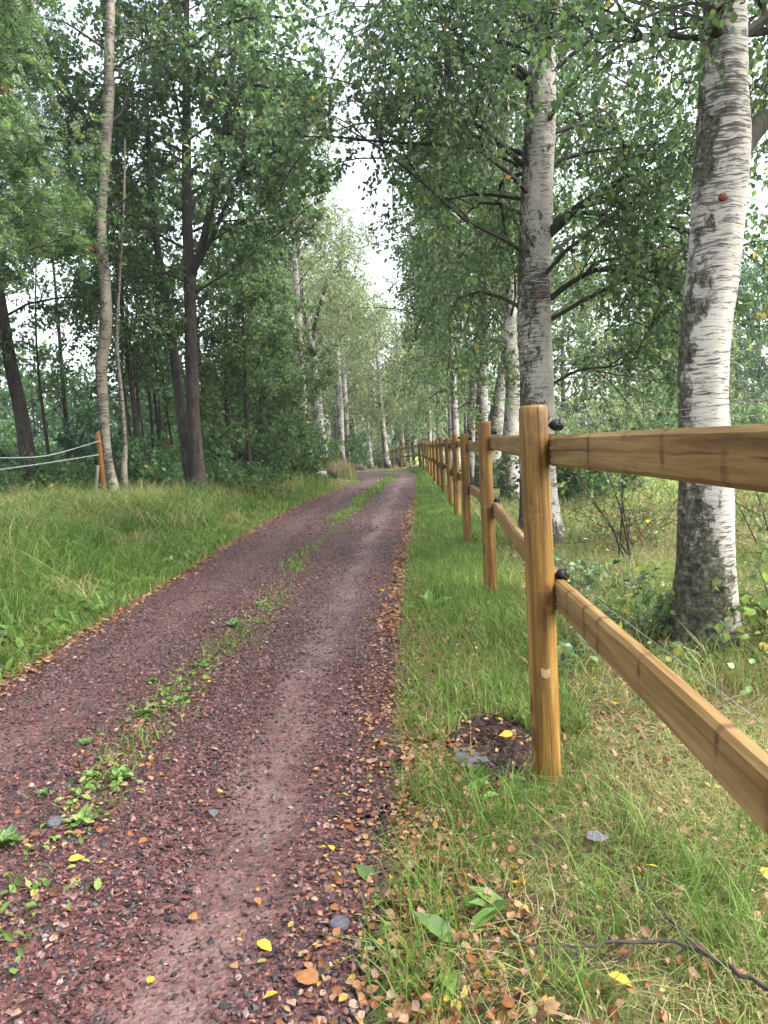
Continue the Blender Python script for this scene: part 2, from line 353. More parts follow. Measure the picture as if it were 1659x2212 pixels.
# leaf outlines: (along, across, out of plane)
QUAD = (np.array([(0, 0, 0), (.45, .5, .07), (1, 0, -.06), (.45, -.5, .07)]), [np.array([[0, 1, 2, 3]])])
OVATE = (np.array([(0, 0, 0), (.22, .42, .07), (.55, .47, .06), (1, 0, -.1), (.55, -.47, .06), (.22, -.42, .07), (.3, 0, 0), (.65, 0, -.02)]),
         [np.array([[0, 6, 1], [2, 7, 3], [0, 5, 6], [7, 4, 3]]), np.array([[1, 6, 7, 2], [6, 5, 4, 7]])])
def frond_template(pairs=5):
    V, Fq = [], []
    def leaflet(b, d, L, W):
        n = np.array([-d[1], d[0], 0]); c = len(V)
        for t, s, z in ((0, 0, 0), (.45, .5, .03), (1, 0, -.04), (.45, -.5, .03)): V.append(b+d*L*t+n*W*s+np.array([0, 0, z*.4-.12*(b[0]+t*L*.3)**2]))
        Fq.append([c, c+1, c+2, c+3])
    for i in range(pairs):
        x = .2+.7*i/(pairs-1); l = .34*(1-.55*abs(x-.5))
        for s in (1, -1):
            d = np.array([.5, .87*s, 0]); leaflet(np.array([x, 0, 0]), d/np.linalg.norm(d), l*1.1, .145)
    leaflet(np.array([.9, 0, 0]), np.array([1., 0, 0]), .28, .14)
    return np.array(V), [np.array(Fq)]
FROND = frond_template()
def leaves(mb, P, A, Nn, L, W, tmpl=QUAD, mat=0, tint=None):
    A = unit(A); B = unit(np.cross(Nn, A)); Nn = np.cross(A, B); T, fs = tmpl; n, k = len(P), len(T)
    L = np.broadcast_to(L, (n,))[:, None, None]; W = np.broadcast_to(W, (n,))[:, None, None]
    V = P[:, None]+L*T[None, :, 0:1]*A[:, None]+W*T[None, :, 1:2]*B[:, None]+L*T[None, :, 2:3]*Nn[:, None]
    off = (np.arange(n)*k)[:, None, None]
    mb.add(V, [(f[None]+off).reshape(-1, f.shape[1]) for f in fs], mat, None if tint is None else np.repeat(tint, k)); return mb
def on_twigs(tw, per, rg, jit=.03):
    m, k, _ = tw.shape; i = np.repeat(np.arange(m), per); t = .12+.88*rg.random(len(i)); f = t*(k-1); a = np.clip(f.astype(int), 0, k-2); w = (f-a)[:, None]
    p = tw[i, a]*(1-w)+tw[i, a+1]*w+jit*rg.normal(size=(len(i), 3)); return p, unit(tw[i, a+1]-tw[i, a])
def foliage(mb, tw, per, size, rg, tmpl=QUAD, aspect=.72, hang=.5, mat=0, jit=.03, keep=None):
    p, T = on_twigs(tw, per, rg, jit); n = len(p)
    A = unit(T*.5+rg.normal(size=(n, 3))*.7+np.array([0, 0, -hang])); Nn = unit(rg.normal(size=(n, 3))*.8+np.array([0, 0, .9]))
    L = size*(.65+.7*rg.random(n))
    if keep is not None: m = keep(p); p, A, Nn, L = p[m], A[m], Nn[m], L[m]
    leaves(mb, p, A, Nn, L, L*aspect, tmpl, mat)

def auto_limbs(tr, t0, t1, n, L, elev, droop, rg, K=7, az0=0., wig=.17, prof=.65, azf=None):
    """limbs leaving a trunk (K,4 array: xyz + radius) -> (n,K,3)"""
    k = len(tr); out = []
    for i in range(n):
        t = t0+(t1-t0)*(i+rg.random()*.8)/n; f = t*(k-1); a = min(int(f), k-2); p = tr[a, :3]*(1-f+a)+tr[a+1, :3]*(f-a)
        az = az0+i*2.39996+rg.normal()*.3
        if azf is not None: az = azf(az)
        e = elev*(.75+.5*rg.random())+t*.25
        d = np.array([math.cos(az)*math.cos(e), math.sin(az)*math.cos(e), math.sin(e)]); ln = L*(1-prof*(t-t0)/max(1-t0, .01))*(.75+.5*rg.random())
        q = [p]
        for _ in range(K-1):
            p = p+d*ln/(K-1); d = d+np.array([0, 0, -droop])+wig*rg.normal(size=3); d /= np.linalg.norm(d); q.append(p)
        out.append(q)
    return np.array(out)
def trunk_from(pts, Y, k=40, Y2=None):
    """pts: (px, py, width px) up the trunk, standing at depth Y -> (k,4) world line with radii"""
    a = np.array([(*D(x, y, Y if Y2 is None else Y+(Y2-Y)*i/(len(pts)-1)), w*.5*Y/F) for i, (x, y, w) in enumerate(pts)])
    return resample(a, k)
def straight_trunk(base, h, r, lean=(0, 0), k=16, bend=.15, rg=rng):
    t = np.linspace(0, 1, k); ph = rg.random(2)*6
    x = base[0]+lean[0]*t+bend*np.sin(t*4+ph[0])*t; y = base[1]+lean[1]*t+bend*np.sin(t*3.3+ph[1])*t
    return np.stack([x, y, base[2]-.1+h*t, r*(1-.88*t)+.004], 1)
def flare(tr, amt=.35, hgt=.35):
    z = tr[:, 2]-tr[0, 2]; tr = tr.copy(); tr[:, 3] *= 1+amt*np.exp(-z/hgt); return tr

def make_tree(name, label, group, tr, bark, limbs=(), leafmat='birch_leaf', cat='tree', n_auto=12, t0=.4, L=2.2, elev=.8, droop=.12,
              sub=4, subL=1.0, twn=6, twL=.6, twdroop=.15, per=16, size=.06, tmpl=QUAD, aspect=.72, hang=.5, sides=14, seed=1, keep=None,
              rough=.06, spread=.8, azf=None, sub_t0=.25, root_flare=True, extra=None):
    rg = np.random.default_rng(seed); base = tr[0, :3].copy(); base[2] = float(H(base[0], base[1]))
    tr = tr.copy(); tr[0, 2] = min(tr[0, 2], base[2]-.08)
    if root_flare: tr = flare(tr)
    root = empty(name, base, label, cat, group)
    mb = MB(); tubes(mb, tr[:, :3], tr[:, 3], sides, 0, True, rough, seed); mb.build('trunk', bark, root, base, True)
    L0 = []
    for lm in limbs:
        lm = np.asarray(lm); mb = MB(); tubes(mb, lm[:, :3], lm[:, 3], 8, 0, True, .08, seed); mb.build('branch', 'branch_bark', root, base, True)
        L0.append(resample(lm[:, :3], 7))
    cr = MB(); allL = [np.array(L0)] if L0 else []
    if n_auto:
        au = auto_limbs(tr, t0, .97, n_auto, L, elev, droop, rg, azf=azf); allL.append(au)
        r0 = np.interp(au[:, 0, 2], tr[:, 2], tr[:, 3])*.42
        tubes(cr, au, np.clip(r0*.7, .007, .03)[:, None]*np.linspace(1, .2, 7)[None], 5, 1)
    P = np.concatenate(allL)
    S = children(P, sub, sub_t0, 1., subL, spread, droop*.8, 6, rg, taper=.4)
    if keep is not None: S = S[keep(S[:, 3]) & keep(S[:, 5])]
    tubes(cr, S, .011*np.linspace(1, .3, 6)[None]*np.ones((len(S), 1)), 3, 1)
    Q = np.concatenate([resample_many(P, 6), S])
    T = children(Q, twn, .15, 1., twL, .9, twdroop, 5, rg, wig=.15, taper=.3)
    if keep is not None: T = T[keep(T[:, 2])]
    tubes(cr, T, .0038*np.linspace(1, .4, 5)[None]*np.ones((len(T), 1)), 3, 1)
    foliage(cr, T, per, size, rg, tmpl, aspect, hang, 0, keep=keep)
    if extra is not None: extra(cr, rg)
    o = cr.build('crown', [leafmat, 'twig'], root, base)
    return root
def resample_many(P, k): return P if P.shape[1] == k else np.stack([resample(p, k) for p in P])
def clone(root, loc, rz, sc, label, group=None):
    r = root.copy(); C.objects.link(r); r.location = loc; r.rotation_euler = (0, 0, rz); r.scale = (sc, sc, sc); r['label'] = label
    if group: r['group'] = group
    for ch in root.children:
        c = ch.copy(); C.objects.link(c); c.parent = r
        for g in ch.children:
            d = g.copy(); C.objects.link(d); d.parent = c
    return r

# ------------------------------------------------------------------ setting: ground and path
def grid(xs, ys, zf):
    X, Y = np.meshgrid(xs, ys); V = np.stack([X, Y, zf(X, Y)], -1).reshape(-1, 3); w = len(xs)
    i, j = np.meshgrid(np.arange(len(ys)-1), np.arange(w-1), indexing='ij'); b = (i*w+j).ravel()
    return V, np.stack([b, b+1, b+w+1, b+w], 1)
xs = np.unique(np.r_[np.linspace(-120, -14, 25), np.arange(-14, 12, .16), np.linspace(12, 120, 25)])
ys = np.unique(np.r_[np.arange(-6, 12, .16), np.arange(12, 50, .5), np.linspace(50, 260, 40)])
def zg(X, Y):
    z = H(X, Y); s = in_path(X.ravel(), Y.ravel()).reshape(X.shape); return np.where(s, hp(X, Y)-.035, z)
V, f = grid(xs, ys, zg); mb = MB(); mb.add(V, f); tag(mb.build('ground', 'ground', smooth=True), kind='structure')
nu = 25; u = np.linspace(0, 1, nu); mb = MB()
PL = LS[:, None]*(1-u)[None, :, None]+RS[:, None]*u[None, :, None]
rag = (u-.5)*2; wv = .05*np.sin(LS[:, 1]*5.1)+.04*np.sin(LS[:, 1]*11.7+1)
PL[..., 0] += np.sign(rag)[None]*np.abs(rag)[None]**6*wv[:, None]
z = hp(PL[..., 0], PL[..., 1])+.012+.025*(1-(2*u-1)**2)[None]-.016*np.exp(-((u-.785)/.08)**2)[None]-.012*np.exp(-((u-.24)/.1)**2)[None]
V = np.concatenate([PL, z[..., None]], -1); w = nu
i, j = np.meshgrid(np.arange(len(LS)-1), np.arange(nu-1), indexing='ij'); b = (i*w+j).ravel()
mb.add(V.reshape(-1, 3), np.stack([b, b+1, b+w+1, b+w], 1), 0, np.tile(u, len(LS)))
tag(mb.build('path', 'path', smooth=True, attr='across'), kind='structure')
def zpath(x, y):
    q = (x-xleft(y))/(xright(y)-xleft(y)); return hp(x, y)+.012+.025*(1-(2*q-1)**2)-.016*np.exp(-((q-.785)/.08)**2)-.012*np.exp(-((q-.24)/.1)**2)
def zon(x, y): return np.where(in_path(np.atleast_1d(x), np.atleast_1d(y)), zpath(x, y), H(x, y))

# loose stones
def ico():
    p = (1+5**.5)/2; v = unit(np.array([(-1,p,0),(1,p,0),(-1,-p,0),(1,-p,0),(0,-1,p),(0,1,p),(0,-1,-p),(0,1,-p),(p,0,-1),(p,0,1),(-p,0,-1),(-p,0,1)]))
    f = np.array([(0,11,5),(0,5,1),(0,1,7),(0,7,10),(0,10,11),(1,5,9),(5,11,4),(11,10,2),(10,7,6),(7,1,8),(3,9,4),(3,4,2),(3,2,6),(3,6,8),(3,8,9),(4,9,5),(2,4,11),(6,2,10),(8,6,7),(9,8,1)])
    return v, f
IV, IF = ico()
OV = np.array([(1,0,0),(-1,0,0),(0,1,0),(0,-1,0),(0,0,1),(0,0,-1.)]); OF = np.array([(0,2,4),(2,1,4),(1,3,4),(3,0,4),(2,0,5),(1,2,5),(3,1,5),(0,3,5)])
def stones(mb, x, y, z, r, tv, tf, flat=.6):
    n, k = len(x), len(tv); a = rng.random(n)*6.28; q = tv[None]*(1+.32*rng.normal(size=(n, k, 1)))*(1+.3*rng.normal(size=(n, 1, 3)))
    q[..., 2] *= flat; tl = rng.normal(size=(n, 2))*.3; q[..., 2] += q[..., 0]*tl[:, :1]+q[..., 1]*tl[:, 1:]
    ca, sa = np.cos(a)[:, None], np.sin(a)[:, None]
    V = np.stack([q[..., 0]*ca-q[..., 1]*sa, q[..., 0]*sa+q[..., 1]*ca, q[..., 2]], -1)*r[:, None, None]+np.stack([x, y, z], -1)[:, None]
    mb.add(V, (tf[None]+(np.arange(n)*k)[:, None, None]).reshape(-1, 3))
def path_points(n, y0, y1, pw=1.):
    t = rng.random(n); y = y0+(y1-y0)*t**pw; q = rng.random(n); return q, xleft(y)+q*(xright(y)-xleft(y)), y
mb = MB()
for n, y0, y1, pw, tv, tf, lo, hi in ((52000, .9, 4.2, 1.15, IV, IF, .0035, .0095), (50000, 4.2, 11, 1.35, OV, OF, .005, .0115), (22000, 11, 24, 1.4, OV, OF, .008, .016)):
    q, x, y = path_points(n, y0, y1, pw)
    keep = rng.random(n) > np.maximum(.82*np.exp(-((q-.785+.03*np.sin(y*2.1))/.062)**2), .45*np.exp(-((q-.24)/.09)**2))
    x, y, q = x[keep], y[keep], q[keep]; r = lo+(hi-lo)*rng.random(len(x))**2.2
    stones(mb, x, y, zpath(x, y)+r*.25, r, tv, tf)
tag(mb.build('gravel', 'gravel_stone'), 'loose red and charcoal gravel covering the track', kind='stuff')

# ------------------------------------------------------------------ grass
def blades(mb, x, y, h, wd, tint, lean=.6, droop=.25):
    n = len(x); a = rng.random(n)*2*pi; b = rng.random(n)*2*pi; z = zon(x, y)-.01
    P = np.stack([x, y, z], -1); d = np.stack([np.cos(a), np.sin(a), 0*a], -1); s = np.stack([np.cos(b), np.sin(b), 0*b], -1)*(wd*.5)[:, None]
    ln = (lean*(.2+rng.random(n)))[:, None]; up = np.array([0, 0, 1.]); hh = h[:, None]
    m = P+up*hh*.55+d*hh*ln*.3; t = P+up*hh*(1-.5*droop*ln*rng.random((n, 1))*2)+d*hh*ln
    V = np.stack([P-s, P+s, m-s*.8, m+s*.8, t], 1); k = (np.arange(n)*5)[:, None]
    mb.add(V, [np.concatenate([k+[[0, 1, 3]], k+[[0, 3, 2]], k+[[2, 3, 4]]])], 0, np.repeat(tint, 5))
def patch(x, y, sc=1., s=0.): return .5+.5*np.sin(x*2.1*sc+1.3*np.sin(y*1.7*sc+s)+s)*np.sin(y*2.6*sc+1.1*np.sin(x*1.9*sc)+s*2)
def rect(n, x0, x1, y0, y1, pw=1.): 
    return x0+(x1-x0)*rng.random(n), y0+(y1-y0)*rng.random(n)**pw
FX = np.array([(-1.2,.3),(.54,2.62),(.8,5.75),(.98,8.77),(1.2,12.02),(1.35,14.76),(1.75,25),(2.03,33),(2.08,39.2)]); FX[0] = (.50, -.6)
def xfence(y): return np.interp(y, FX[:, 1], FX[:, 0])
DIRT = G(1075, 1615)
def thin(x, y, grow=-.03):
    k = ~in_path(x, y, grow); k &= ((x-DIRT[0])/.2)**2+((y-DIRT[1])/.34)**2 > .55+.7*rng.random(len(x)); return k
mb = MB()   # verge between track and fence, and under the fence
for n, y0, y1, pw, w, h0, h1 in ((11500, .9, 3.2, 1.1, .0032, .035, .12), (21000, 3, 8, 1.2, .0055, .06, .17), (20000, 8, 18, 1.2, .010, .06, .16), (16000, 18, 42, 1.2, .022, .06, .15)):
    y = y0+(y1-y0)*rng.random(n)**pw; xr = xright(y); q = rng.random(n)**.8; x = xr-.02+q*(xfence(y)+.25-xr)
    k = thin(x, y) & (rng.random(n) < .35+.75*q+.25*sst(4, 9, y))
    x, y, q = x[k], y[k], q[k]; nn = len(x)
    pt = patch(x, y, .9, .4); near = 1-sst(3, 6, y)
    k2 = rng.random(nn) < np.clip(.5+pt*.8+.5*sst(3, 5, y), 0, 1); x, y, pt, q, near = x[k2], y[k2], pt[k2], q[k2], near[k2]; nn = len(x)
    tint = np.clip(.2+.16*rng.normal(size=nn)+.22*(rng.random(nn) < .28)*(.4+near)+.10*(1-pt), 0, 1)
    blades(mb, x, y, h0+(h1-h0)*rng.random(nn)**1.4*(.6+.7*pt), w*(.7+.6*rng.random(nn)), tint, .7, .4)
tag(mb.build('verge_grass', 'grass', attr='tint'), 'short fresh green grass between the gravel and the fence', kind='stuff')
mb = MB()   # rough dry grass on the field side of the fence
for n, y0, y1, pw, w, h0, h1, wx in ((13000, .8, 3.4, 1.1, .003, .04, .15, 1.5), (24000, 3.2, 8.5, 1.15, .0055, .08, .28, 2.4), (26000, 8.5, 16, 1.1, .011, .1, .32, 5)):
    y = y0+(y1-y0)*rng.random(n)**pw; x = xfence(y)+.12+(wx+.42*np.maximum(y-2, 0))*rng.random(n)
    k = thin(x, y); x, y = x[k], y[k]; nn = len(x); pt = patch(x, y, 1.1, 2.); pt2 = patch(x, y, .5, 5.)
    k = rng.random(nn) < np.clip(.3+pt*.6+pt2*.3, 0, 1); x, y, pt, pt2 = x[k], y[k], pt[k], pt2[k]; nn = len(x)
    tint = np.clip(.22+.62*pt2*(.4+.6*rng.random(nn))+.2*rng.normal(size=nn)+.26*(rng.random(nn) < .3), 0, 1)
    blades(mb, x, y, (h0+(h1-h0)*rng.random(nn)**1.3)*(.55+.65*pt), w*(.7+.6*rng.random(nn)), tint, 1.15, .55)
n = 52000; y = .8+9*rng.random(n)**1.35; x = xright(y)+.05+(xfence(y)+1.4+.4*y-xright(y))*rng.random(n); k = thin(x, y); x, y = x[k], y[k]; pt2 = patch(x, y, .5, 5.); k = rng.random(len(x)) < .25+.75*np.where(x > xfence(y), .3+.7*pt2, .35); x, y = x[k], y[k]
blades(mb, x, y, .03+.035*rng.random(len(x)), .0025+.0006*y, np.clip(.82+.14*rng.normal(size=len(x)), 0, 1), 4.5, .3)   # flattened dead blades
tag(mb.build('rough_grass', 'grass', attr='tint'), 'straw coloured rough grass below the birches', kind='stuff')
mb = MB()   # left bank
for n, y0, y1, w, h0, h1 in ((46000, 2.6, 7, .0055, .1, .6), (48000, 7, 14, .009, .12, .72), (26000, 14, 24, .018, .12, .5), (16000, 24, 36, .03, .1, .45)):
    y = y0+(y1-y0)*rng.random(n)**1.1; dist = rng.random(n)**.9*(3.4+.18*y); x = xleft(y)+.03-dist
    k = thin(x, y, -.02) & (rng.random(n) < .5+dist) & ~((np.abs(x+2.6) < 1.4) & (np.abs(y-27.6) < 2.6) & (rng.random(n) < .9)); x, y, dist = x[k], y[k], dist[k]; nn = len(x)
    tall = sst(.35, 1.5, dist); pt = patch(x, y, .55, 1.); pt2 = patch(x, y, .33, 4.)
    straw = tall*(.12+.55*sst(10.5, 14, y)*(1-.7*sst(22, 27, y)))
    tint = np.clip(.16+.16*rng.normal(size=nn)+.22*(rng.random(nn) < .15)+.12*(1-tall)+straw*(rng.random(nn) < .25+.6*pt2)*rng.random(nn)*1.3, 0, 1)
    blades(mb, x, y, (h0+(h1-h0)*tall*(.12+1.05*pt*(.45+.75*patch(x, y, 1.9, 3.3)))*rng.random(nn)**.6+.05*rng.random(nn)), w*(.7+.6*rng.random(nn)), tint, 1.15, .9)
nt = 620; cy = 3.2+24*rng.random(nt)**1.5; cx = xleft(cy)-.3-(.2+rng.random(nt)**.8*(2.6+.12*cy)); k = patch(cx, cy, .6, 2.) > .25*rng.random(nt); cx, cy = cx[k], cy[k]; nt = len(cx); ct = rng.random(nt); ch = (.28+.42*rng.random(nt))*sst(-.1, 1.1, xleft(cy)-cx)+.06
base = np.where(ct < .45, .05, np.where(ct < .7, .3, .7)); q = np.repeat(np.arange(nt), 60); sp = .07+.004*cy[q]
x = cx[q]+sp*rng.normal(size=len(q)); y = cy[q]+sp*rng.normal(size=len(q)); k = ~in_path(x, y, -.02); q, x, y = q[k], x[k], y[k]
blades(mb, x, y, ch[q]*(.6+.6*rng.random(len(q))), .0045+.0006*y, np.clip(base[q]+.12*rng.normal(size=len(q)), 0, 1), 1.5, 1.05)
n = 900; y = 3.2+9*rng.random(n)**1.3; x = xleft(y)-.08-.7*rng.random(n)**1.4; a = rng.random(n)*6.28; e = .3+.9*rng.random(n); L = .05+.09*rng.random(n)
leaves(mb, np.stack([x, y, H(x, y)+.02], -1), np.stack([np.cos(a)*np.cos(e), np.sin(a)*np.cos(e), np.sin(e)], -1), unit(rng.normal(size=(n, 3))*.4+[0, 0, 1]), L, L*.42, OVATE, 0, np.clip(.28+.1*rng.normal(size=n), 0, 1))
x, y = rect(4200, -9, -2, 12, 30); dist = xleft(y)-x; k = (dist > .9) & (x > -6.6) & (rng.random(4200) < patch(x, y, .33, 4.)); x, y = x[k], y[k]
blades(mb, x, y, .3+.38*rng.random(len(x)), .007+.0004*y, np.clip(.78+.15*rng.normal(size=len(x)), 0, 1), .5, .3)
xt = D(740, 1022, 32.8); x = xt[0]+.45*rng.normal(size=1600); y = xt[1]+.8*rng.normal(size=1600); k = thin(x, y); x, y = x[k], y[k]
blades(mb, x, y, .4+.5*rng.random(len(x)), .03+0*x, np.clip(.8+.12*rng.normal(size=len(x)), 0, 1), .4, .3)
tag(mb.build('bank_grass', 'grass', attr='tint'), 'long green and straw grass on the left bank', kind='stuff')
mb = MB()   # meadow beyond
x, y = rect(30000, 3.5, 26, 11, 30, 1.2); k = (x > 3+.2*y*.3); x, y = x[k], y[k]
blades(mb, x, y, .1+.16*rng.random(len(x)), .02+.0012*y, np.clip(.5+.1*rng.normal(size=len(x)), 0, 1), .8, .5)
tag(mb.build('meadow_grass', 'grass', attr='tint'), 'sunlit pale green meadow behind the birches', kind='stuff')
mb = MB()   # low growth down the middle of the track
yy = np.r_[1.2+8*rng.random(2600), 9+6*rng.random(900), 12+20*rng.random(9000)]
dens = np.where(yy < 12, patch(0*yy, yy, 1.5, 1.)**1.6, .85*sst(11, 14, yy)*(.35+.65*patch(0*yy, yy, .8, 2.)))
k = rng.random(len(yy)) < dens; yy = yy[k]; wd = np.where(yy < 12, .08, .095)
xx = xleft(yy)+(.525+.03*np.sin(yy*1.3))*(xright(yy)-xleft(yy))+wd*rng.normal(size=len(yy))
blades(mb, xx, yy, (.025+.06*rng.random(len(xx)))*(1+.5*sst(12, 20, yy)), .004+.0009*yy, np.clip(.28+.2*rng.normal(size=len(xx)), 0, 1), 1., .5)
rw = rng.integers(0, 34, 760); cy_ = 1.3+4.6*rng.random(34)**1.1; y = cy_[rw]+.1*rng.normal(size=760); x = xleft(y)+(.515+.03*np.sin(y*1.3))*(xright(y)-xleft(y))+.08*rng.normal(size=760)
n = 760; e = rng.random(n)*.9; a = rng.random(n)*6.28; A = np.stack([np.cos(a)*np.cos(e), np.sin(a)*np.cos(e), np.sin(e)], -1); Nn = unit(rng.normal(size=(n, 3))*.35+[0, 0, 1]); L = .012+.028*rng.random(n)
leaves(mb, np.stack([x, y, zpath(x, y)+.004+.012*rng.random(n)], -1), A, Nn, L, L*.6, OVATE, 0, np.clip(.3+.16*rng.normal(size=n)+.2*(rng.random(n) < .2), 0, 1))
tag(mb.build('track_grass', 'grass', attr='tint'), 'thin grass strip along the middle of the track', kind='stuff')

# ------------------------------------------------------------------ fallen leaves
def lay_leaves(mb, x, y, z, L, tilt=.35, tmpl=OVATE, lift=.006):
    n = len(x); a = rng.random(n)*2*pi; A = np.stack([np.cos(a), np.sin(a), rng.normal(size=n)*tilt*.6], -1)
    Nn = unit(np.stack([rng.normal(size=n)*tilt, rng.normal(size=n)*tilt, np.ones(n)], -1)); leaves(mb, np.stack([x, y, z+lift+0*x], -1), A, Nn, L, L*(.55+.25*rng.random(n)), tmpl)
mb = MB()
def litter(x, y, lo, hi, tilt=.4, lift=.008):
    lay_leaves(mb, x, y, zon(x, y), lo+(hi-lo)*rng.random(len(x))**1.3, tilt, OVATE, lift)
n = 3000; y = .9+4.6*rng.random(n)**1.2; x = xright(y)+.02+.13*rng.normal(size=n); litter(x, y, .012, .034)
n = 2600; y = 5+13*rng.random(n)**1.3; x = xright(y)-.02+.08*rng.normal(size=n); litter(x, y, .03, .06)
n = 5600; y = .8+4.5*rng.random(n)**1.1; x = xright(y)+.05+2.3*rng.random(n); litter(x, y, .012, .036, .85, .004+.035*rng.random(len(x)))
n = 2200; y = .9+2.2*rng.random(n); x = xright(y)+.03+.35*rng.random(n)**1.5; litter(x, y, .014, .038, .6, .03*rng.random(n))
n = 1800; y = 4+8*rng.random(n); x = xright(y)+.1+3*rng.random(n); litter(x, y, .022, .045, .8, .01+.05*rng.random(len(x)))
n = 4200; y = 3.6+22*rng.random(n)**1.3; x = xleft(y)-.01+.075*rng.normal(size=n); litter(x, y, .02, .055)
n = 800; y = 1.2+6*rng.random(n)**1.2; x = xleft(y)+(.515)*(xright(y)-xleft(y))+.13*rng.normal(size=n); litter(x, y, .012, .036)
n = 650; q, x, y = path_points(n, 1.2, 13, 1.1); litter(x, y, .01, .032)
tag(mb.build('leaf_litter', 'litter'), 'tan and orange birch leaves strewn along the track edges', kind='stuff')
def one_leaf(px, py, L, mat, label, group):
    p = G(px, py); x, y = np.array([p[0]]), np.array([p[1]]); m = MB(); lay_leaves(m, np.zeros(1), np.zeros(1), np.zeros(1), np.array([L]), .3, OVATE, 0)
    ip = in_path(x, y)[0]
    o = m.build('fallen_leaf', mat); o.location = (p[0], p[1], float(zon(x, y)[0])+(.014 if ip else .05)); return tag(o, label, 'leaf', group)
GY = 'yellow leaves lying on the gravel'
for px, py, L, lab in ((558, 2057, .05, 'bright yellow leaf near the bottom of the gravel track'), (150, 1892, .05, 'bright yellow leaf beside the weeds at the left foot of the track'),
                       (714, 1847, .034, 'small yellow leaf on the gravel near the leaf covered right edge'), (603, 2172, .038, 'yellow leaf on the gravel at the very bottom of the picture'),
                       (322, 2150, .03, 'curled yellowish leaf at the bottom left of the gravel'), (478, 2003-270, .03, 'narrow yellow leaf just above the pale grey leaf on the gravel'),
                       (783, 1565, .035, 'yellow leaf on gravel level with the bare soil patch')):
    one_leaf(px, py, L, 'leaf_yellow', lab, GY)
for px, py, L, mat, lab in ((1315, 2150, .058, 'leaf_yellow', 'large round yellow leaf in the grass at bottom right'), (1110, 1610, .06, 'leaf_yellow', 'yellow leaf on the bare soil at the post foot'),
                       (1390, 1908, .045, 'leaf_yellow', 'golden leaf in the grass below the lower rail'), (1648, 1910, .05, 'leaf_yellow', 'orange yellow leaf at the right edge of the picture'),
                       (410, 1999, .034, 'leaf_orange', 'orange leaf lying alone on the lower gravel'), (1050, 2195, .055, 'leaf_orange', 'folded orange leaf at the bottom edge of the grass'),
                       (690, 2150, .075, 'leaf_orange', 'large curled brown orange leaf at the lower right of the gravel'), (1330, 1545, .06, 'leaf_yellow', 'yellow leaf in the grass behind the nearest post'),
                       (800, 1665, .06, 'leaf_tan', 'large tan leaf at the right edge of the gravel'), (462, 1770, .05, 'pale_leaf', 'pale grey green leaf on the middle of the gravel'), (1268, 1845, .07, 'pale_leaf', 'silvery grey leaf in the grass right of the nearest post')):
    one_leaf(px, py, L, mat, lab, 'single fallen leaves')
q, x, y = path_points(70, 1.2, 5, 1.1)
for i in range(70):
    L = .016+.018*rng.random(); m = MB(); lay_leaves(m, np.zeros(1), np.zeros(1), np.zeros(1), np.array([L]), .4, OVATE, 0)
    o = m.build('fallen_leaf', 'leaf_tan' if i % 3 else 'leaf_orange'); o.location = (x[i], y[i], float(zpath(x[i], y[i]))+.013)
    tag(o, 'small tan or orange leaf scattered on the red gravel', 'leaf', 'small leaves scattered on the gravel')

# bare soil at the post, stones
a = np.linspace(0, 2*pi, 40, endpoint=False); mb = MB(); rr = np.linspace(0, 1, 9)[1:]
V = [(0, 0, .02)]+[(r*.2*math.cos(t)*(1+.14*math.sin(3*t+1)+.08*math.sin(7*t)), r*.36*math.sin(t)*(1+.14*math.sin(3*t+1)), .02*(1-r**2)+.012*math.sin(9*t+5*r)*(1-r)+.008*math.sin(23*r+3*t)) for r in rr for t in a]
fs = [(0, 1+i, 1+(i+1) % 40) for i in range(40)]; f4 = [(1+k*40+i, 1+(k+1)*40+i, 1+(k+1)*40+(i+1) % 40, 1+k*40+(i+1) % 40) for k in range(7) for i in range(40)]
V = np.array(V); V[:, 0] += DIRT[0]; V[:, 1] += DIRT[1]; V[:, 2] += H(V[:, 0], V[:, 1])+.004
mb.add(V, [np.array(fs), np.array(f4)]); a = rng.random(900)*6.28; r = rng.random(900)**.6; x = DIRT[0]+r*.2*np.cos(a); y = DIRT[1]+r*.36*np.sin(a); stones(mb, x, y, H(x, y)+.018*(1-r**2)+.004, .003+.009*rng.random(900)**2.5, IV, IF, .8)
tag(mb.build('soil', 'dirt'), 'dark bare soil dug up beside the nearest fence post', kind='structure')
def rock(name, px, py, r, label, mat='stone', sc=(1, 1, .6), seed=0, cat='stone', Y=None, group=None):
    p = G(px, py) if Y is None else D(px, py, Y); p[2] = float(zon(p[:1], p[1:2])[0]); rg = np.random.default_rng(seed); m = MB()
    import bmesh
    bm = bmesh.new(); bmesh.ops.create_icosphere(bm, subdivisions=3, radius=1)
    d = rg.normal(size=(6, 3)); ph = rg.random(6)*6
    for v in bm.verts:
        c = np.array(v.co); k = 1+.09*sum(math.sin(2.2*float(c@d[i])+ph[i]) for i in range(6))*.7; v.co = Vector(c*k*np.array(sc)*r)
    me = bpy.data.meshes.new(name); bm.to_mesh(me); bm.free(); me.materials.append(M[mat]); o = bpy.data.objects.new(name, me); C.objects.link(o)
    o.location = (p[0], p[1], p[2]+r*sc[2]*.35); o.rotation_euler = (0, 0, rg.random()*6); return tag(o, label, cat, group)
rock('stone', 120, 1802, .028, 'blue grey stone beside the track weeds', seed=1); rock('stone', 15, 1432, .05, 'grey stone at the far left edge of the gravel', seed=2)
rock('stone', 735, 2012, .024, 'dark flat stone at the lower right edge of the gravel', seed=3); rock('stone', 1035, 1640, .09, 'flat grey stone set in the bare soil by the post', sc=(1, 1.3, .16), seed=4)
rock('boulder', 770, 1012, .35, 'dark mossy boulder where the track bends', 'bark', (1.3, 1, .8), 5, 'boulder', 43)

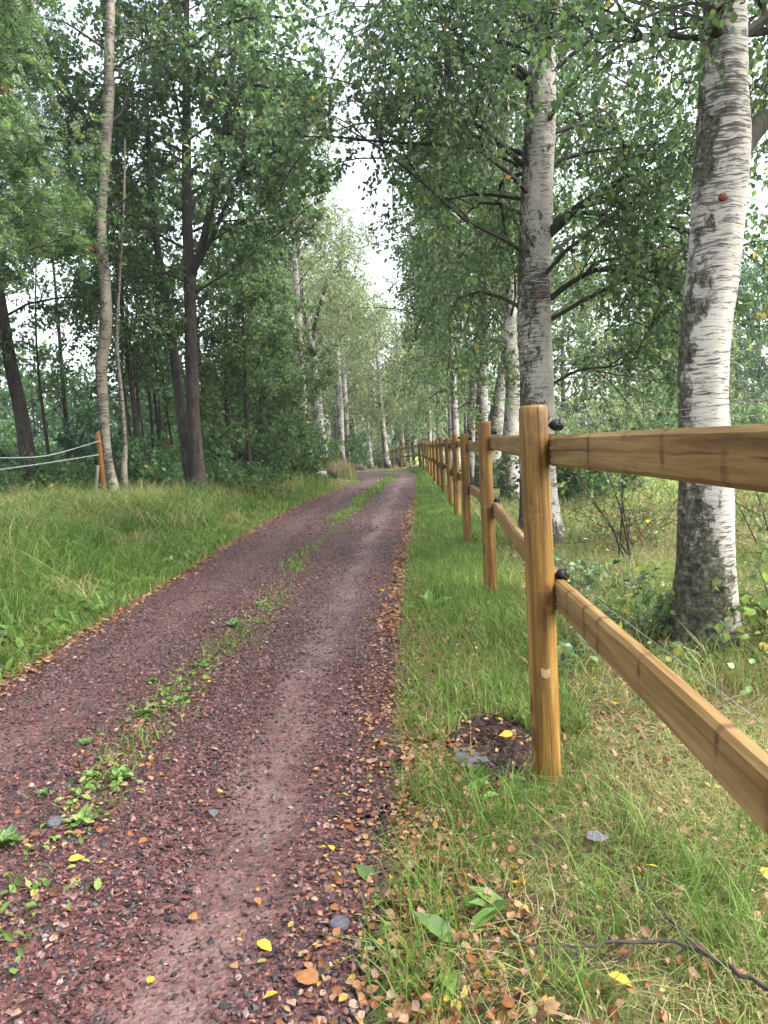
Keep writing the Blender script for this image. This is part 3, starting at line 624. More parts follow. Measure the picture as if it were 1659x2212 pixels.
# ------------------------------------------------------------------ timber fence
FP = [tuple(q) for q in FX[1:6]]
for y in (17.8, 20.8, 23.9, 27, 30, 33, 36): FP.append((float(xfence(y)), y))
FP.append((2.08, 39.2))
for px, Y in ((885, 43), (867, 46.2), (850, 49.6), (837, 53), (826, 57), (817, 61), (808, 65.5), (800, 70), (793, 75)): FP.append(tuple(D(px, 1000, Y)[:2]))
FP = [(.50, -.6)]+FP
fence = empty('timber_fence', (FP[1][0], FP[1][1], 0), 'long new timber post and two rail fence running along the right side of the track', 'fence')
FO = np.array(fence.location)
def local_mesh(mb, name, mats, mtx, parent, smooth=False):
    o = mb.build(name, mats, smooth=smooth); o.parent = parent
    o.matrix_basis = Matrix.Translation(-parent.location) @ mtx if isinstance(parent, bpy.types.Object) and parent.type == 'EMPTY' else mtx
    return o
def post_mesh(r, h, sides, seed):
    rg = np.random.default_rng(seed); zs = np.r_[-.3, np.linspace(0, h-.03, 12), h-.012, h-.002]; P = np.stack([.004*np.sin(zs*2+seed), .004*np.cos(zs*1.7+seed), zs], -1)
    R = np.r_[r*1.02, r*(1.03-.05*np.linspace(0, 1, 12)), r*.96, r*.86]; m = MB(); tubes(m, P, R[None], sides, 0, True, .018, seed); return m
HP = {}
def insulator():
    m = MB(); tubes(m, np.array([(0, 0, 0), (.02, 0, 0), (.045, 0, 0)]), np.array([[.006, .006, .007]]), 8, 0, True)
    xs_ = [.016, .022, .03, .036, .041, .045, .05, .056, .062, .066]; rs_ = [.009, .015, .0195, .0215, .0195, .0195, .0215, .0205, .015, .004]
    tubes(m, np.array([(q-.004, 0, 0) for q in xs_]), np.array([rs_]), 16, 0, True); return m.build('insulator', 'black_plastic', smooth=True)
ins0 = None; POSTS = []
for i, (x, y) in enumerate(FP):
    if i == 0: POSTS.append((x, y, 0)); continue
    z = float(H(x, y)) if y < 43 else float(hp(x, y)); near = i <= 5
    r, h = (.0515, 1.37) if i == 1 else (.05+.004*rng.random(), 1.36+.03*rng.random())
    if i == 13: r, h = .085, 1.38
    dx, dy = FP[min(i+1, len(FP)-1)][0]-FP[i-1][0], FP[min(i+1, len(FP)-1)][1]-FP[i-1][1]; th = math.atan2(dy, dx)
    lean = {1: (0, 0), 2: (.006, .012), 3: (0, .015)}.get(i, tuple(.012*rng.normal(size=2)))
    mtx = Matrix.Translation((x, y, z)) @ Matrix.Rotation(lean[1], 4, 'Y') @ Matrix.Rotation(lean[0], 4, 'X') @ Matrix.Rotation(float(rng.random()*6 if i > 1 else 1.2), 4, 'Z')
    po = local_mesh(post_mesh(r, h, 24 if near else 12, i), 'post', 'post_wood', mtx, fence, True); POSTS.append((x, y, z))
    if i <= 9:
        for hz in (1.295, .762):
            if ins0 is None: io = ins0 = insulator()
            else: io = ins0.copy(); C.objects.link(io)
            io.parent = po
            nx, ny = math.sin(th), -math.cos(th)
            loc = Matrix.Translation((x+nx*(r-.004), y+ny*(r-.004), z+hz)) @ Matrix.Rotation(math.atan2(ny, nx), 4, 'Z'); io.matrix_basis = mtx.inverted() @ loc
    if i == 1:   # pale smear on the bark of the nearest post
        m = MB(); aa = np.linspace(-1.9, -1.25, 7); V = [(r*1.012*math.cos(t), r*1.012*math.sin(t), zz+.004*math.sin(9*t)) for zz in (.405, .42, .437) for t in aa]
        m.add(V, np.array([(k*7+q, k*7+q+1, k*7+q+8, k*7+q+7) for k in range(2) for q in range(6)])); s = m.build('paint_smear', 'smear', smooth=True); s.parent = po
        s.matrix_basis = mtx.inverted() @ Matrix.Translation((x, y, z)); s['label'] = 'pale smear on the nearest post'
def rail_mesh(L, hh=.104, th=.044, c=.011):
    prof = [(-th/2, -hh/2+c), (-th/2+c, -hh/2), (th/2-c, -hh/2), (th/2, -hh/2+c), (th/2, hh/2-c), (th/2-c, hh/2), (-th/2+c, hh/2), (-th/2, hh/2-c)]
    nx = 24; X = np.linspace(0, L, nx); V = [(x, a+.0015*math.sin(x*5), b+.0015*math.sin(x*3.1)) for x in X for a, b in prof]
    f = [(k*8+q, k*8+(q+1) % 8, (k+1)*8+(q+1) % 8, (k+1)*8+q) for k in range(nx-1) for q in range(8)]
    m = MB(); m.add(V, [np.array(f), np.array([list(range(8))[::-1], [(nx-1)*8+q for q in range(8)]])]); return m
for i in range(len(POSTS)-1):
    a, b = np.array(POSTS[i]), np.array(POSTS[i+1]); d = b-a; L = float(np.linalg.norm(d)); th = math.atan2(d[1], d[0]); nx, ny = math.sin(th), -math.cos(th)
    off = .0715 if i != 12 else .1
    for hz in (1.206, .692):
        jz = .006*float(rng.normal()) if i else 0
        p = a+np.array([nx*off, ny*off, hz+jz]); e0, e1 = (.012, L-.012)
        mtx = Matrix.Translation(p) @ Matrix.Rotation(th, 4, 'Z') @ Matrix.Rotation(-math.asin(d[2]/L), 4, 'Y') @ Matrix.Translation((.004, 0, 0))
        if i == 0 and hz < 1: mtx = mtx @ Matrix.Translation((L, 0, 0)) @ Matrix.Rotation(-.02, 4, 'Y') @ Matrix.Translation((-L, 0, 0))
        local_mesh(rail_mesh(L-.008, .104 if hz > 1 else .114), 'rail', 'rail_wood', mtx, fence)
for i in (1, 2, 3):
    x, y, z = POSTS[i]; po = [c for c in fence.children if c.name.startswith('post')][i-1]; d = np.array(POSTS[i-1])-np.array(POSTS[i]); d = d/np.linalg.norm(d)
    for hz in (1.215, 1.175, .71, .67):
        m = MB(); p = np.array([x, y, z+hz])+d*.062+np.array([-d[1], d[0], 0])*-1*.048*(1 if d[1] < 0 else -1)*-1; q = np.array([d[1], -d[0], 0])
        c0 = np.array([x, y, z+hz])+d*.066+np.array([-d[1], d[0], 0])*.0485; tubes(m, np.array([c0, c0-np.array([-d[1], d[0], 0])*.004]), np.array([[.0045, .004]]), 8, 0, True); so_ = m.build('screw', 'steel'); so_.parent = po; so_.matrix_parent_inverse = (Matrix.Translation(fence.location) @ po.matrix_basis).inverted()
for hz in (1.295, .762):
    pts = []
    for i in range(0, 10):
        x, y, z = POSTS[i]; j = min(i+1, 9); k = max(i-1, 0); d = np.array(POSTS[j])-np.array(POSTS[k]); th = math.atan2(d[1], d[0]); pts.append((x+math.sin(th)*.085, y-math.cos(th)*.085, z+hz))
    m = MB(); tubes(m, np.array(pts), np.full((1, len(pts)), .0008), 5); m.build('wire', 'steel', fence, FO)

# ------------------------------------------------------------------ right-hand birches
def limb(pts, Y, Y2=None, k=14):
    return resample(np.array([(*D(x, y, Y if Y2 is None else Y+(Y2-Y)*i/(len(pts)-1)), w*.5*Y/F) for i, (x, y, w) in enumerate(pts)]), k)
def corridor(p):      # nothing hangs over the open strip above the track
    x, y, z = p[:, 0], p[:, 1], p[:, 2]
    lo, hi = -.1-.03*y, -.15+.032*y
    w = .25*np.sin(y*1.3+z*2.1)+.25*np.sin(z*3.7+y*.7)+.15*np.sin(7*x+5*z)
    arch = (((y < 11) & (z > 4.6)) | ((y < 18) & (z > 7.2))) & (np.sin(91*x+37*y+53*z) > -.2)      # crowns meet overhead here and there
    return ~((x > lo+w) & (x < hi+w) & (y > 4)) | arch
def not_near(p):      # keep clear of the walker
    return corridor(p) & ~((np.hypot(p[:, 0], p[:, 1]) < 2.2) & (p[:, 2] < 3.2))
r1 = trunk_from([(1530,1432,124),(1522,1320,122),(1524,1200,112),(1525,1050,108),(1520,900,102),(1519,800,102),(1527,700,103),(1539,600,103),(1549,500,104),(1554,410,110),(1561,300,106),(1561,200,96),(1564,100,90),(1567,0,84),(1574,-250,76),(1590,-800,62),(1600,-1600,40),(1600,-2500,10)], 4.08, 90)
R1L = [limb([(1566,360,84),(1592,325,62),(1640,268,48),(1690,235,34),(1780,150,26),(1900,80,14)], 4.08, 4.6), limb([(1555,75,16),(1500,82,13),(1440,76,10),(1390,76,9),(1345,88,6),(1290,92,3)], 4.0, 4.4),
       limb([(1590,60,26),(1625,70,20),(1680,62,15),(1760,40,8)], 4.1, 4.4), limb([(1552,75,22),(1545,45,18),(1537,15,15)], 4.0, 3.9, 5)]
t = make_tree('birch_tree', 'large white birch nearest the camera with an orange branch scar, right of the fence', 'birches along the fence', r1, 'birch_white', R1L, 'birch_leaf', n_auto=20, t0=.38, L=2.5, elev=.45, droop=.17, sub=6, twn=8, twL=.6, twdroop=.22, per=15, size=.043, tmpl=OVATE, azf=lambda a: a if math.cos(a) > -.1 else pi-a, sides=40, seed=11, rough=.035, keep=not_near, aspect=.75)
def scar(tree, px, py, Y, r, label):
    p = D(px, py, Y); b = tree.location; m = MB(); tubes(m, np.array([p+[0, .03, 0], p+[0, .002, 0], p+[0, -.003, 0]]), np.array([[r*1.25, r*1.05, r*.8]]), 14, 0, True, .12, 3)
    o = m.build('branch_scar', 'red_wood', next(c for c in tree.children if c.name.startswith('trunk')), b, True); o['label'] = label
scar(t, 1563, 425, 4.08-.136, .02, 'round orange branch scar')
Y2 = 8.76
r2 = trunk_from([(1168,1192,96),(1165,1130,82),(1162,1050,76),(1160,900,72),(1158,800,73),(1155,700,70),(1155,600,67),(1158,500,66),(1160,400,66),(1165,300,65),(1168,200,61),(1170,130,54),(1186,60,36),(1200,0,30),(1216,-150,26),(1225,-350,18),(1228,-600,8)], Y2, 70)
B = lambda pts, e=1.: limb(pts, Y2, Y2+e)
R2L = [B([(1166,150,40),(1148,60,32),(1120,0,28),(1092,-90,20),(1055,-260,8)], .5), B([(1150,180,14),(1120,145,12),(1080,128,10),(1040,118,9),(1000,108,8),(960,115,6),(935,130,5),(900,168,3)], -1.5),
       B([(1036,120,7),(990,78,6),(962,50,4),(945,15,3)], -1.), B([(1130,358,12),(1085,315,10),(1055,285,8),(1020,265,7),(985,262,6),(945,278,5),(890,320,3)], -1.2), B([(1135,372,9),(1092,388,8),(1079,405,8),(1082,440,8),(1090,490,6),(1098,540,5)], .6),
       B([(1180,510,24),(1215,478,19),(1250,447,16),(1290,420,13),(1340,388,9),(1378,362,5)], -1.), B([(1344,386,8),(1352,350,7),(1346,305,5)], -.9), B([(1232,462,12),(1290,460,9),(1340,475,8),(1400,478,7),(1450,490,6),(1500,506,5)], -1.4),
       B([(1178,655,14),(1220,620,12),(1270,590,10),(1305,582,9),(1360,592,8),(1420,610,7),(1485,642,5)], -.6), B([(1262,596,8),(1290,567,6),(1350,560,5),(1420,592,3)], -.9), B([(1185,290,12),(1230,276,10),(1262,268,8),(1320,280,4)], 1.), B([(1175,840,7),(1250,800,5),(1330,790,4),(1400,760,2)], -.5), B([(1175,170,18),(1186,90,13),(1196,0,9),(1205,-80,5)], -.6), B([(1150,90,10),(1050,35,8),(930,10,6),(840,30,4),(785,75,2)], -1.6), B([(1150,60,9),(1040,-30,7),(920,-60,5),(800,-30,3),(750,30,2)], -.6), B([(1120,360,8),(1030,310,6),(940,285,4),(860,300,3),(815,345,2)], .8), B([(1125,430,8),(1030,420,6),(950,440,4),(890,490,2)], 1.2)]
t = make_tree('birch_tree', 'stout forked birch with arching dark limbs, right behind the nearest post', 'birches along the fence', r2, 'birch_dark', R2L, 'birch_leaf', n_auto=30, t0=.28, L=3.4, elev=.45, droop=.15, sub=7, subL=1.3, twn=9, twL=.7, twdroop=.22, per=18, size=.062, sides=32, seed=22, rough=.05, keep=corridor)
scar(t, 1171, 640, Y2-.19, .03, 'small red branch scar')
r3 = trunk_from([(1103,1095,42),(1102,1000,36),(1105,900,33),(1108,830,31),(1104,775,34),(1099,742,36),(1102,690,27),(1105,600,21),(1098,480,20),(1093,350,20),(1090,200,18),(1090,50,15),(1090,-200,9)], 15, 50)
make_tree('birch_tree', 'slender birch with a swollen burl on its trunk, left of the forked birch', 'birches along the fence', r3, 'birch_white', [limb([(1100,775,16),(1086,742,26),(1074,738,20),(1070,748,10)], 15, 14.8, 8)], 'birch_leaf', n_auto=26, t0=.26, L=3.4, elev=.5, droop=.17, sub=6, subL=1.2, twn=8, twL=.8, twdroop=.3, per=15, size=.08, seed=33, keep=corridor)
r4 = trunk_from([(1058,1035,40),(1066,945,36),(1072,900,33),(1085,830,29),(1095,770,26),(1108,650,20),(1116,500,16),(1118,300,12),(1115,150,5)], 20, 30)
make_tree('birch_tree', 'white birch trunk leaning right, seen just left of the burled birch', 'birches along the fence', r4, 'birch_white', (), 'birch_leaf', n_auto=16, t0=.36, L=2.8, elev=.5, droop=.16, sub=5, twn=7, twL=.8, twdroop=.3, per=10, size=.085, seed=44, keep=corridor)
r5 = trunk_from([(1022,1065,24),(1020,930,22),(1022,850,20),(1030,780,18),(1040,600,14),(1046,420,9),(1046,250,4)], 19, 26)
make_tree('birch_tree', 'thin pale birch trunk rising just behind the second post', 'birches along the fence', r5, 'birch_far', (), 'birch_leaf', n_auto=16, t0=.34, L=2.6, elev=.5, droop=.17, sub=5, twn=7, twL=.9, twdroop=.32, per=10, size=.085, seed=55, keep=corridor)
r6 = trunk_from([(1040,1068,30),(1040,930,28),(1042,850,25),(1045,780,23),(1050,650,17),(1056,450,11),(1058,200,5)], 17.5, 26)
make_tree('birch_tree', 'upright black and white birch trunk above the second post', 'birches along the fence', r6, 'birch_far', (), 'birch_leaf', n_auto=18, t0=.34, L=2.8, elev=.5, droop=.17, sub=5, twn=7, twL=.9, twdroop=.32, per=10, size=.085, seed=66, keep=corridor)
for k, (px, Y, h, s, lab) in enumerate(((985, 24, 11, 1, 'drooping birch above the third fence post'), (975, 30, 12.5, 2, 'tall drooping birch beside the open strip of sky over the track'),
                                        (948, 38, 13, 3, 'drooping birch near the corner of the far fence'), (930, 46, 14, 4, 'pale birch standing behind the fence corner post'), (1010, 33, 12, 5, 'birch in the second row behind the fence line birches'))):
    b = D(px, 1000, Y); b[2] = float(H(b[0], b[1])); tr = straight_trunk(b, h, .13, (.3, 0), rg=np.random.default_rng(s))
    make_tree('birch_tree', lab, 'birches along the fence', tr, 'birch_far', (), 'birch_leaf' if k < 2 else 'birch_leaf_pale', n_auto=20, t0=.2, L=2.6, elev=.55, droop=.18, sub=5, twn=6, twL=1.1, twdroop=.4, per=10, size=.10+.012*k, seed=70+k, sides=8, keep=corridor)

# trees across the meadow and bushes on the field side
def shrub(name, label, base, h, w, leafmat, group=None, n=10, sub=6, twn=5, per=10, size=.07, seed=0, stem=.012, elev=1.1, cat='shrub', tmpl=QUAD, aspect=.72, bark='twig', hang=.3, twL=.4):
    rg = np.random.default_rng(seed); base = np.array(base, float); root = empty(name, base, label, cat, group); L = []
    for i in range(n):
        az = rg.random()*6.28; e = elev*(.6+.5*rg.random()); e = min(e, 1.5); d = np.array([math.cos(az)*math.cos(e), math.sin(az)*math.cos(e), math.sin(e)]); p = base+np.array([.12*w*rg.normal(), .12*w*rg.normal(), -.05]); q = [p]; ln = h*(.6+.5*rg.random())
        for _ in range(6):
            p = p+d*ln/6; d = unit(d+.12*rg.normal(size=3)+np.array([math.cos(az)*w*.06, math.sin(az)*w*.06, -.02])); q.append(p)
        L.append(q)
    L = np.array(L); st = MB(); tubes(st, L, stem*np.linspace(1, .3, 7)[None]*np.ones((n, 1)), 5); st.build('stem', bark, root, base, True)
    S = children(L, sub, .12, 1., h*.34, .8, .03, 5, rg); T = children(np.concatenate([resample_many(L, 5), S]), twn, .15, 1., twL, .9, .08, 4, rg)
    cr = MB(); tubes(cr, S, stem*.4*np.linspace(1, .4, 5)[None]*np.ones((len(S), 1)), 3, 1); tubes(cr, T, .0025*np.ones((len(T), 4)), 3, 1)
    foliage(cr, T, per, size, rg, tmpl, aspect, hang, 0); cr.build('foliage', [leafmat, 'twig'], root, base); return root
def at(px, Y): b = D(px, 1000, Y); b[2] = float(H(b[0], b[1])); return b
GF = 'trees across the meadow'
for k, (px, Y, h, lm, bk, lab, dn) in enumerate((
    (1225, 33, 8.5, 'birch_leaf_pale', 'birch_far', 'pale leafy birch across the meadow, left of the forked birch limbs', 0), (1330, 33, 9.5, 'birch_leaf', 'birch_far', 'round crowned birch across the meadow between the two big trunks', 0),
    (1430, 36, 7.5, 'dark_leaf', 'bark', 'dark low tree across the meadow beside the nearest birch trunk', 1), (1500, 37, 10, 'birch_leaf_pale', 'birch_far', 'tall pale tree hidden partly by the nearest birch trunk', 0),
    (1640, 41, 10, 'dark_leaf', 'bark', 'dark green tree across the meadow at the right edge', 1), (1790, 44, 10, 'birch_leaf', 'birch_far', 'green tree at the far right beyond the meadow', 0), (1140, 38, 11, 'birch_leaf_pale', 'birch_far', 'pale birch far behind the burled birch', 0))):
    b = at(px, Y); rg = np.random.default_rng(k)
    make_tree('meadow_tree', lab, GF, straight_trunk(b, h, .14, rg=rg), bk, (), lm, n_auto=22, t0=.12, L=3.0, elev=.4, droop=.08, sub=5, twn=6, twL=.9, twdroop=.15, per=11, size=.14, seed=100+k, sides=8)
for k, (px, Y, h, w, lm, lab) in enumerate(((1235, 13.5, 1.5, 1.2, 'hazel_leaf', 'low leafy bush just right of the forked birch foot'), (1300, 15, 1.1, 1.2, 'birch_leaf_pale', 'pale bush in front of the meadow'), (1275, 22, 2.6, 2, 'birch_leaf_pale', 'tall pale green bush behind the low leafy bush'),
                                             (1400, 33, 3., 2, 'hazel_leaf', 'green bush on the far side of the meadow'), (1185, 24, 3, 2, 'birch_leaf_pale', 'pale bush behind the forked birch trunk'), (1640, 33, 3, 2, 'hazel_leaf', 'bush across the meadow at the right edge'), (1500, 34, 3., 2, 'dark_leaf', 'dark bush across the meadow behind the nearest birch'), (1120, 20, 1.6, 1.4, 'hazel_leaf', 'low bush between the burled birch and the fence'), (1265, 31, 5.5, 3, 'birch_leaf_pale', 'tall airy bush at the meadow edge left of the dark low tree'), (1345, 30, 4.5, 3, 'hazel_leaf', 'rounded bush in front of the round crowned birch'), (1590, 36, 6, 3, 'birch_leaf_pale', 'tall pale bush just right of the nearest birch trunk'), (1455, 30, 4, 2.5, 'birch_leaf_pale', 'pale bush touching the left side of the nearest birch trunk'))):
    shrub('shrub', lab, at(px, Y), h, w, lm, 'bushes on the meadow side', 10, 6, 6, 9, .06+.002*Y, 200+k, twL=.5)
# saplings by the fence
p = G(1362, 1215); shrub('sapling', 'dark stemmed sapling with few leaves between the two big birches', p, 1.5, .5, 'bright_leaf', None, 5, 4, 3, 3, .05, 300, .011, 1.35, 'sapling', OVATE, .6, 'bark')
p = G(1400, 1170); shrub('shrub', 'low bush with rust red leaves beside the dark stemmed sapling', p, .75, .6, 'red_leaf', None, 6, 4, 4, 6, .045, 301, .008, 1., 'shrub', OVATE, .65)
p = D(1725, 1330, 3.9); p[2] = 0; shrub('shrub', 'yellow green leafy bush at the right edge in front of the nearest birch', p, 1.0, .5, 'bright_leaf', None, 8, 5, 4, 7, .048, 302, .006, 1.15, 'shrub', OVATE, .8, 'bark', twL=.22)
p = D(1700, 1200, 6.5); p[2] = 0; shrub('shrub', 'bush with dull red leaf clusters at the right edge behind the yellow green bush', p, 1.25, .7, 'red_leaf', None, 7, 4, 3, 5, .05, 303, .008, 1.1, 'shrub', OVATE, .7)
for k, (px, py, h, lab) in enumerate(((1385, 1385, .42, 'raspberry plant left of the nearest birch foot'), (1440, 1365, .4, 'tall raspberry plant touching the nearest birch foot'), (1232, 1470, .25, 'pale leaved bramble low behind the nearest post'), (1350, 1320, .42, 'raspberry plant behind the lower rail'), (1210, 1290, .4, 'bramble beside the lower black insulator'), (1500, 1445, .12, 'small bramble in front of the nearest birch foot'), (1270, 1275, .35, 'bramble midway between the post and nearest birch'))):
    p = G(px, py); shrub('bramble', lab, p, h, .5, 'berry_leaf', 'brambles by the fence', 5, 3, 2, 3, .055, 320+k, .003, 1.2, 'plant', OVATE, .75, twL=.12)
# more mixed ground plants on the field side (uncountable ground cover)
mb = MB(); n = 2600; y = 2.6+10*rng.random(n)**1.1; x = xfence(y)+.15+(1.6+.5*y)*rng.random(n); k = rng.random(n) < patch(x, y, .7, 3.)**1.3; x, y = x[k], y[k]; n = len(x)
P = np.stack([x, y, H(x, y)+.03+.3*rng.random(n)**1.5], -1); leaves(mb, P, rng.normal(size=(n, 3))*[1, 1, .4], unit(rng.normal(size=(n, 3))*.5+[0, 0, 1]), (.02+.025*rng.random(n))*(1+.03*y), (.014+.016*rng.random(n))*(1+.03*y), OVATE)
tag(mb.build('ground_cover', 'berry_leaf'), 'mixed low leafy ground plants below the birches', kind='stuff')

# ------------------------------------------------------------------ left-hand trees
GL = 'roadside trees on the left bank'
l1 = trunk_from([(251,1112,34),(245,1060,26),(234,1003,22),(226,937,22),(221,848,24),(219,790,25),(228,700,26),(227,610,23),(217,500,23),(223,400,21),(228,300,23),(234,220,22),(236,120,20),(239,0,17),(245,-200,11),(250,-450,4)], 14.3, 60)
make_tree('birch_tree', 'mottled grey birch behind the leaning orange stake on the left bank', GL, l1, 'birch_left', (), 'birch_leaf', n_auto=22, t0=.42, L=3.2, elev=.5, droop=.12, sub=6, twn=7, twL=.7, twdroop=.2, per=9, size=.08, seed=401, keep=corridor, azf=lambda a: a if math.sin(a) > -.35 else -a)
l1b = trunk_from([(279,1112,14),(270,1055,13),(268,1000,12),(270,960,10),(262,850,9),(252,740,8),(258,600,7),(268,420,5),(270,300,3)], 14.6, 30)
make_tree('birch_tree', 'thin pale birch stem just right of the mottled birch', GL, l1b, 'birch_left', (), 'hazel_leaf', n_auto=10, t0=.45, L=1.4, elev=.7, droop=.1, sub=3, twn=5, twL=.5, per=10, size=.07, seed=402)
l2 = trunk_from([(76,1108,38),(62,1000,33),(46,900,29),(26,800,27),(8,700,25),(-8,600,23),(-35,400,18),(-70,100,10),(-90,-100,4)], 16, 40)
make_tree('broadleaf_tree', 'dark trunk leaning left at the left edge of the picture', GL, l2, 'bark', (), 'rowan_leaf', n_auto=18, t0=.36, L=3., elev=.45, droop=.08, sub=5, twn=7, twL=.55, per=6, size=.21, tmpl=FROND, aspect=1., seed=403)
Y3 = 15.6
l3 = trunk_from([(433,1092,40),(425,1000,31),(418,900,28),(414,800,27),(412,700,26),(410,600,26),(405,500,22),(403,350,20),(403,200,17),(402,100,14),(405,-60,8),(405,-200,4)], Y3, 60)
B3 = lambda pts, e=.8: limb(pts, Y3, Y3+e)
L3L = [limb([(425,1085,28),(405,1000,24),(392,900,22),(380,800,22),(366,700,20),(350,600,18),(335,500,16),(325,400,14),(318,250,9),(315,130,4)], Y3, Y3+1., 30), B3([(412,600,18),(440,520,17),(465,400,15),(484,310,13),(492,240,10),(505,150,5)], -.8), B3([(416,590,12),(455,520,10),(490,440,9),(519,375,8),(528,345,7),(530,250,6),(538,160,3)], -1.5), B3([(526,356,7),(560,345,6),(600,325,5),(650,290,3)], -2), B3([(408,375,9),(440,345,7),(470,300,6),(500,230,4)], 1.), B3([(404,300,7),(385,240,5),(365,150,3)], -1), B3([(402,110,9),(480,55,7),(580,35,5),(680,55,3),(735,95,2)], -3), B3([(403,210,9),(500,178,7),(600,195,5),(690,240,2)], -2.5), B3([(404,160,8),(470,125,6),(560,110,4),(650,135,2)], -1), B3([(528,300,5),(590,270,4),(660,290,2)], -2.4)]
make_tree('broadleaf_tree', 'dark twin trunked tree forking above the left bank', GL, l3, 'bark', L3L, 'maple_leaf', n_auto=30, t0=.36, L=3.6, elev=.4, droop=.05, sub=7, subL=1.3, twn=9, twL=.6, twdroop=.1, per=10, size=.105, aspect=.9, seed=404, keep=corridor, hang=.4, azf=lambda a: a if math.sin(a) > -.35 else -a)
# rowans with feathery leaves
RW = dict(bark='bark', leafmat='rowan_leaf', tmpl=FROND, aspect=1., hang=.35, twdroop=.12)
def berries(root, n, seed, zmin=2., pick=None):
    rg = np.random.default_rng(seed); cr = next(c for c in root.children if c.name.startswith('crown')); vs = cr.data.vertices; b = np.array(root.location)
    for q in range(n):
        for _ in range(400):
            v = np.array(vs[int(rg.integers(len(vs)))].co)
            if v[2] > zmin and (pick is None or pick(v+b)): break
        m = MB(); kk = 22; c = v+rg.normal(size=(kk, 3))*[.045, .045, .03]+[0, 0, -.05]
        stones(m, c[:, 0], c[:, 1], c[:, 2], np.full(kk, .0105), IV, IF, 1.); o = m.build('berry_cluster', 'berry', cr)
def rowan(px, Y, h, r, lab, seed, L=2.4, size=.17, n_auto=24, t0=.2, per=9, keep=corridor, sub=6, twn=7, lean=(0, 0), xy=None, leafmat=None, tmpl=None):
    b = at(px, Y) if xy is None else np.array([*xy, float(H(*xy))]); kw = dict(RW); 
    if leafmat: kw['leafmat'] = leafmat
    if tmpl: kw['tmpl'] = tmpl; kw['aspect'] = .5
    return make_tree('rowan_tree', lab, 'rowans on the left bank', straight_trunk(b, h, r, lean, rg=np.random.default_rng(seed)), n_auto=n_auto, t0=t0, L=L, elev=.55, droop=.09, sub=sub, subL=.9, twn=twn, twL=.4, per=per, size=size, seed=seed, sides=10, keep=keep, **kw)
front_l = lambda p: corridor(p) & ~((p[:, 1] < 4.5))
a = rowan(0, 0, 7.5, .09, 'rowan with red berries overhanging the top left corner', 501, 3.1, .17, 26, .3, 7, front_l, xy=(-6.6, 9.2), lean=(1.2, 0))
berries(a, 12, 5, 3.8, lambda w: w[0] > -5.8)
rowan(0, 0, 8, .08, 'feathery rowan between the mottled birch and the left edge', 502, 2.6, .19, 20, .3, 6, xy=(-9.6, 14.4))
rowan(300, 17.5, 9, .07, 'tall thin rowan between the mottled birch and the twin trunks', 503, 1.9, .09, 16, .3, 8, tmpl=OVATE)
b_ = rowan(570, 23, 7.2, .1, 'broad bushy rowan with orange berries beside the track', 504, 2.6, .10, 30, .05, 16, sub=6, tmpl=OVATE)
berries(b_, 18, 6, 2.0, lambda w: w[0] > -3.6)
rowan(540, 19.5, 6.0, .07, 'low feathery rowan right of the twin trunks', 505, 2.0, .10, 22, .1, 14, tmpl=OVATE)
rowan(600, 30, 6., .09, 'small rowan nearest the bend of the track', 506, 1.7, .11, 24, .05, 16, leafmat='hazel_leaf', tmpl=OVATE)
rowan(450, 22, 9.5, .08, 'tall rowan rising behind the twin trunks', 507, 2.4, .11, 18, .2, 7, tmpl=OVATE)
rowan(0, 0, 9.5, .06, 'slim rowan standing left of the mottled birch', 509, 2.6, .18, 22, .4, 7, xy=(-7.2, 12.6), lean=(.8, 0))
rowan(150, 21, 9, .08, 'rowan behind the mottled birch to its left', 508, 2.6, .11, 16, .2, 7, tmpl=OVATE)
# thicket of thin stems
for k, (px, Y, h, lean, r, lab) in enumerate(((288, 17.5, 7, -.3, .035, 'thin dark stem right of the pale birch stem'), (302, 19, 8, .2, .04, 'second thin stem of the thicket'), (316, 18, 7.5, -.2, .03, 'crooked thin stem in the thicket'), (330, 20, 8.5, .1, .04, 'straight thin stem in the middle of the thicket'),
                                         (342, 18.5, 7, .3, .03, 'thin stem leaning right in the thicket'), (352, 21, 9, -.4, .045, 'tall thin stem behind the orange brown stake'), (385, 20, 8, -.5, .035, 'thin stem just left of the twin trunks'), (498, 21, 7, .25, .085, 'small dark tree leaning right of the twin trunks'), (110, 19, 7, 0, .05, 'thin dark stem beside the leaning dark trunk'), (268, 20, 8, .4, .05, 'thin stem behind the pale birch stem'))):
    b = at(px, Y); rg = np.random.default_rng(600+k)
    make_tree('slender_tree', lab, 'thin stemmed trees in the thicket', straight_trunk(b, h, r, (lean, 0), 18, .2, rg), 'bark', (), 'hazel_leaf' if k % 2 else 'maple_leaf', n_auto=10, t0=.3, L=1.3, elev=.7, droop=.05, sub=3, twn=5, twL=.45, per=8, size=.1, seed=600+k, sides=7, root_flare=False)
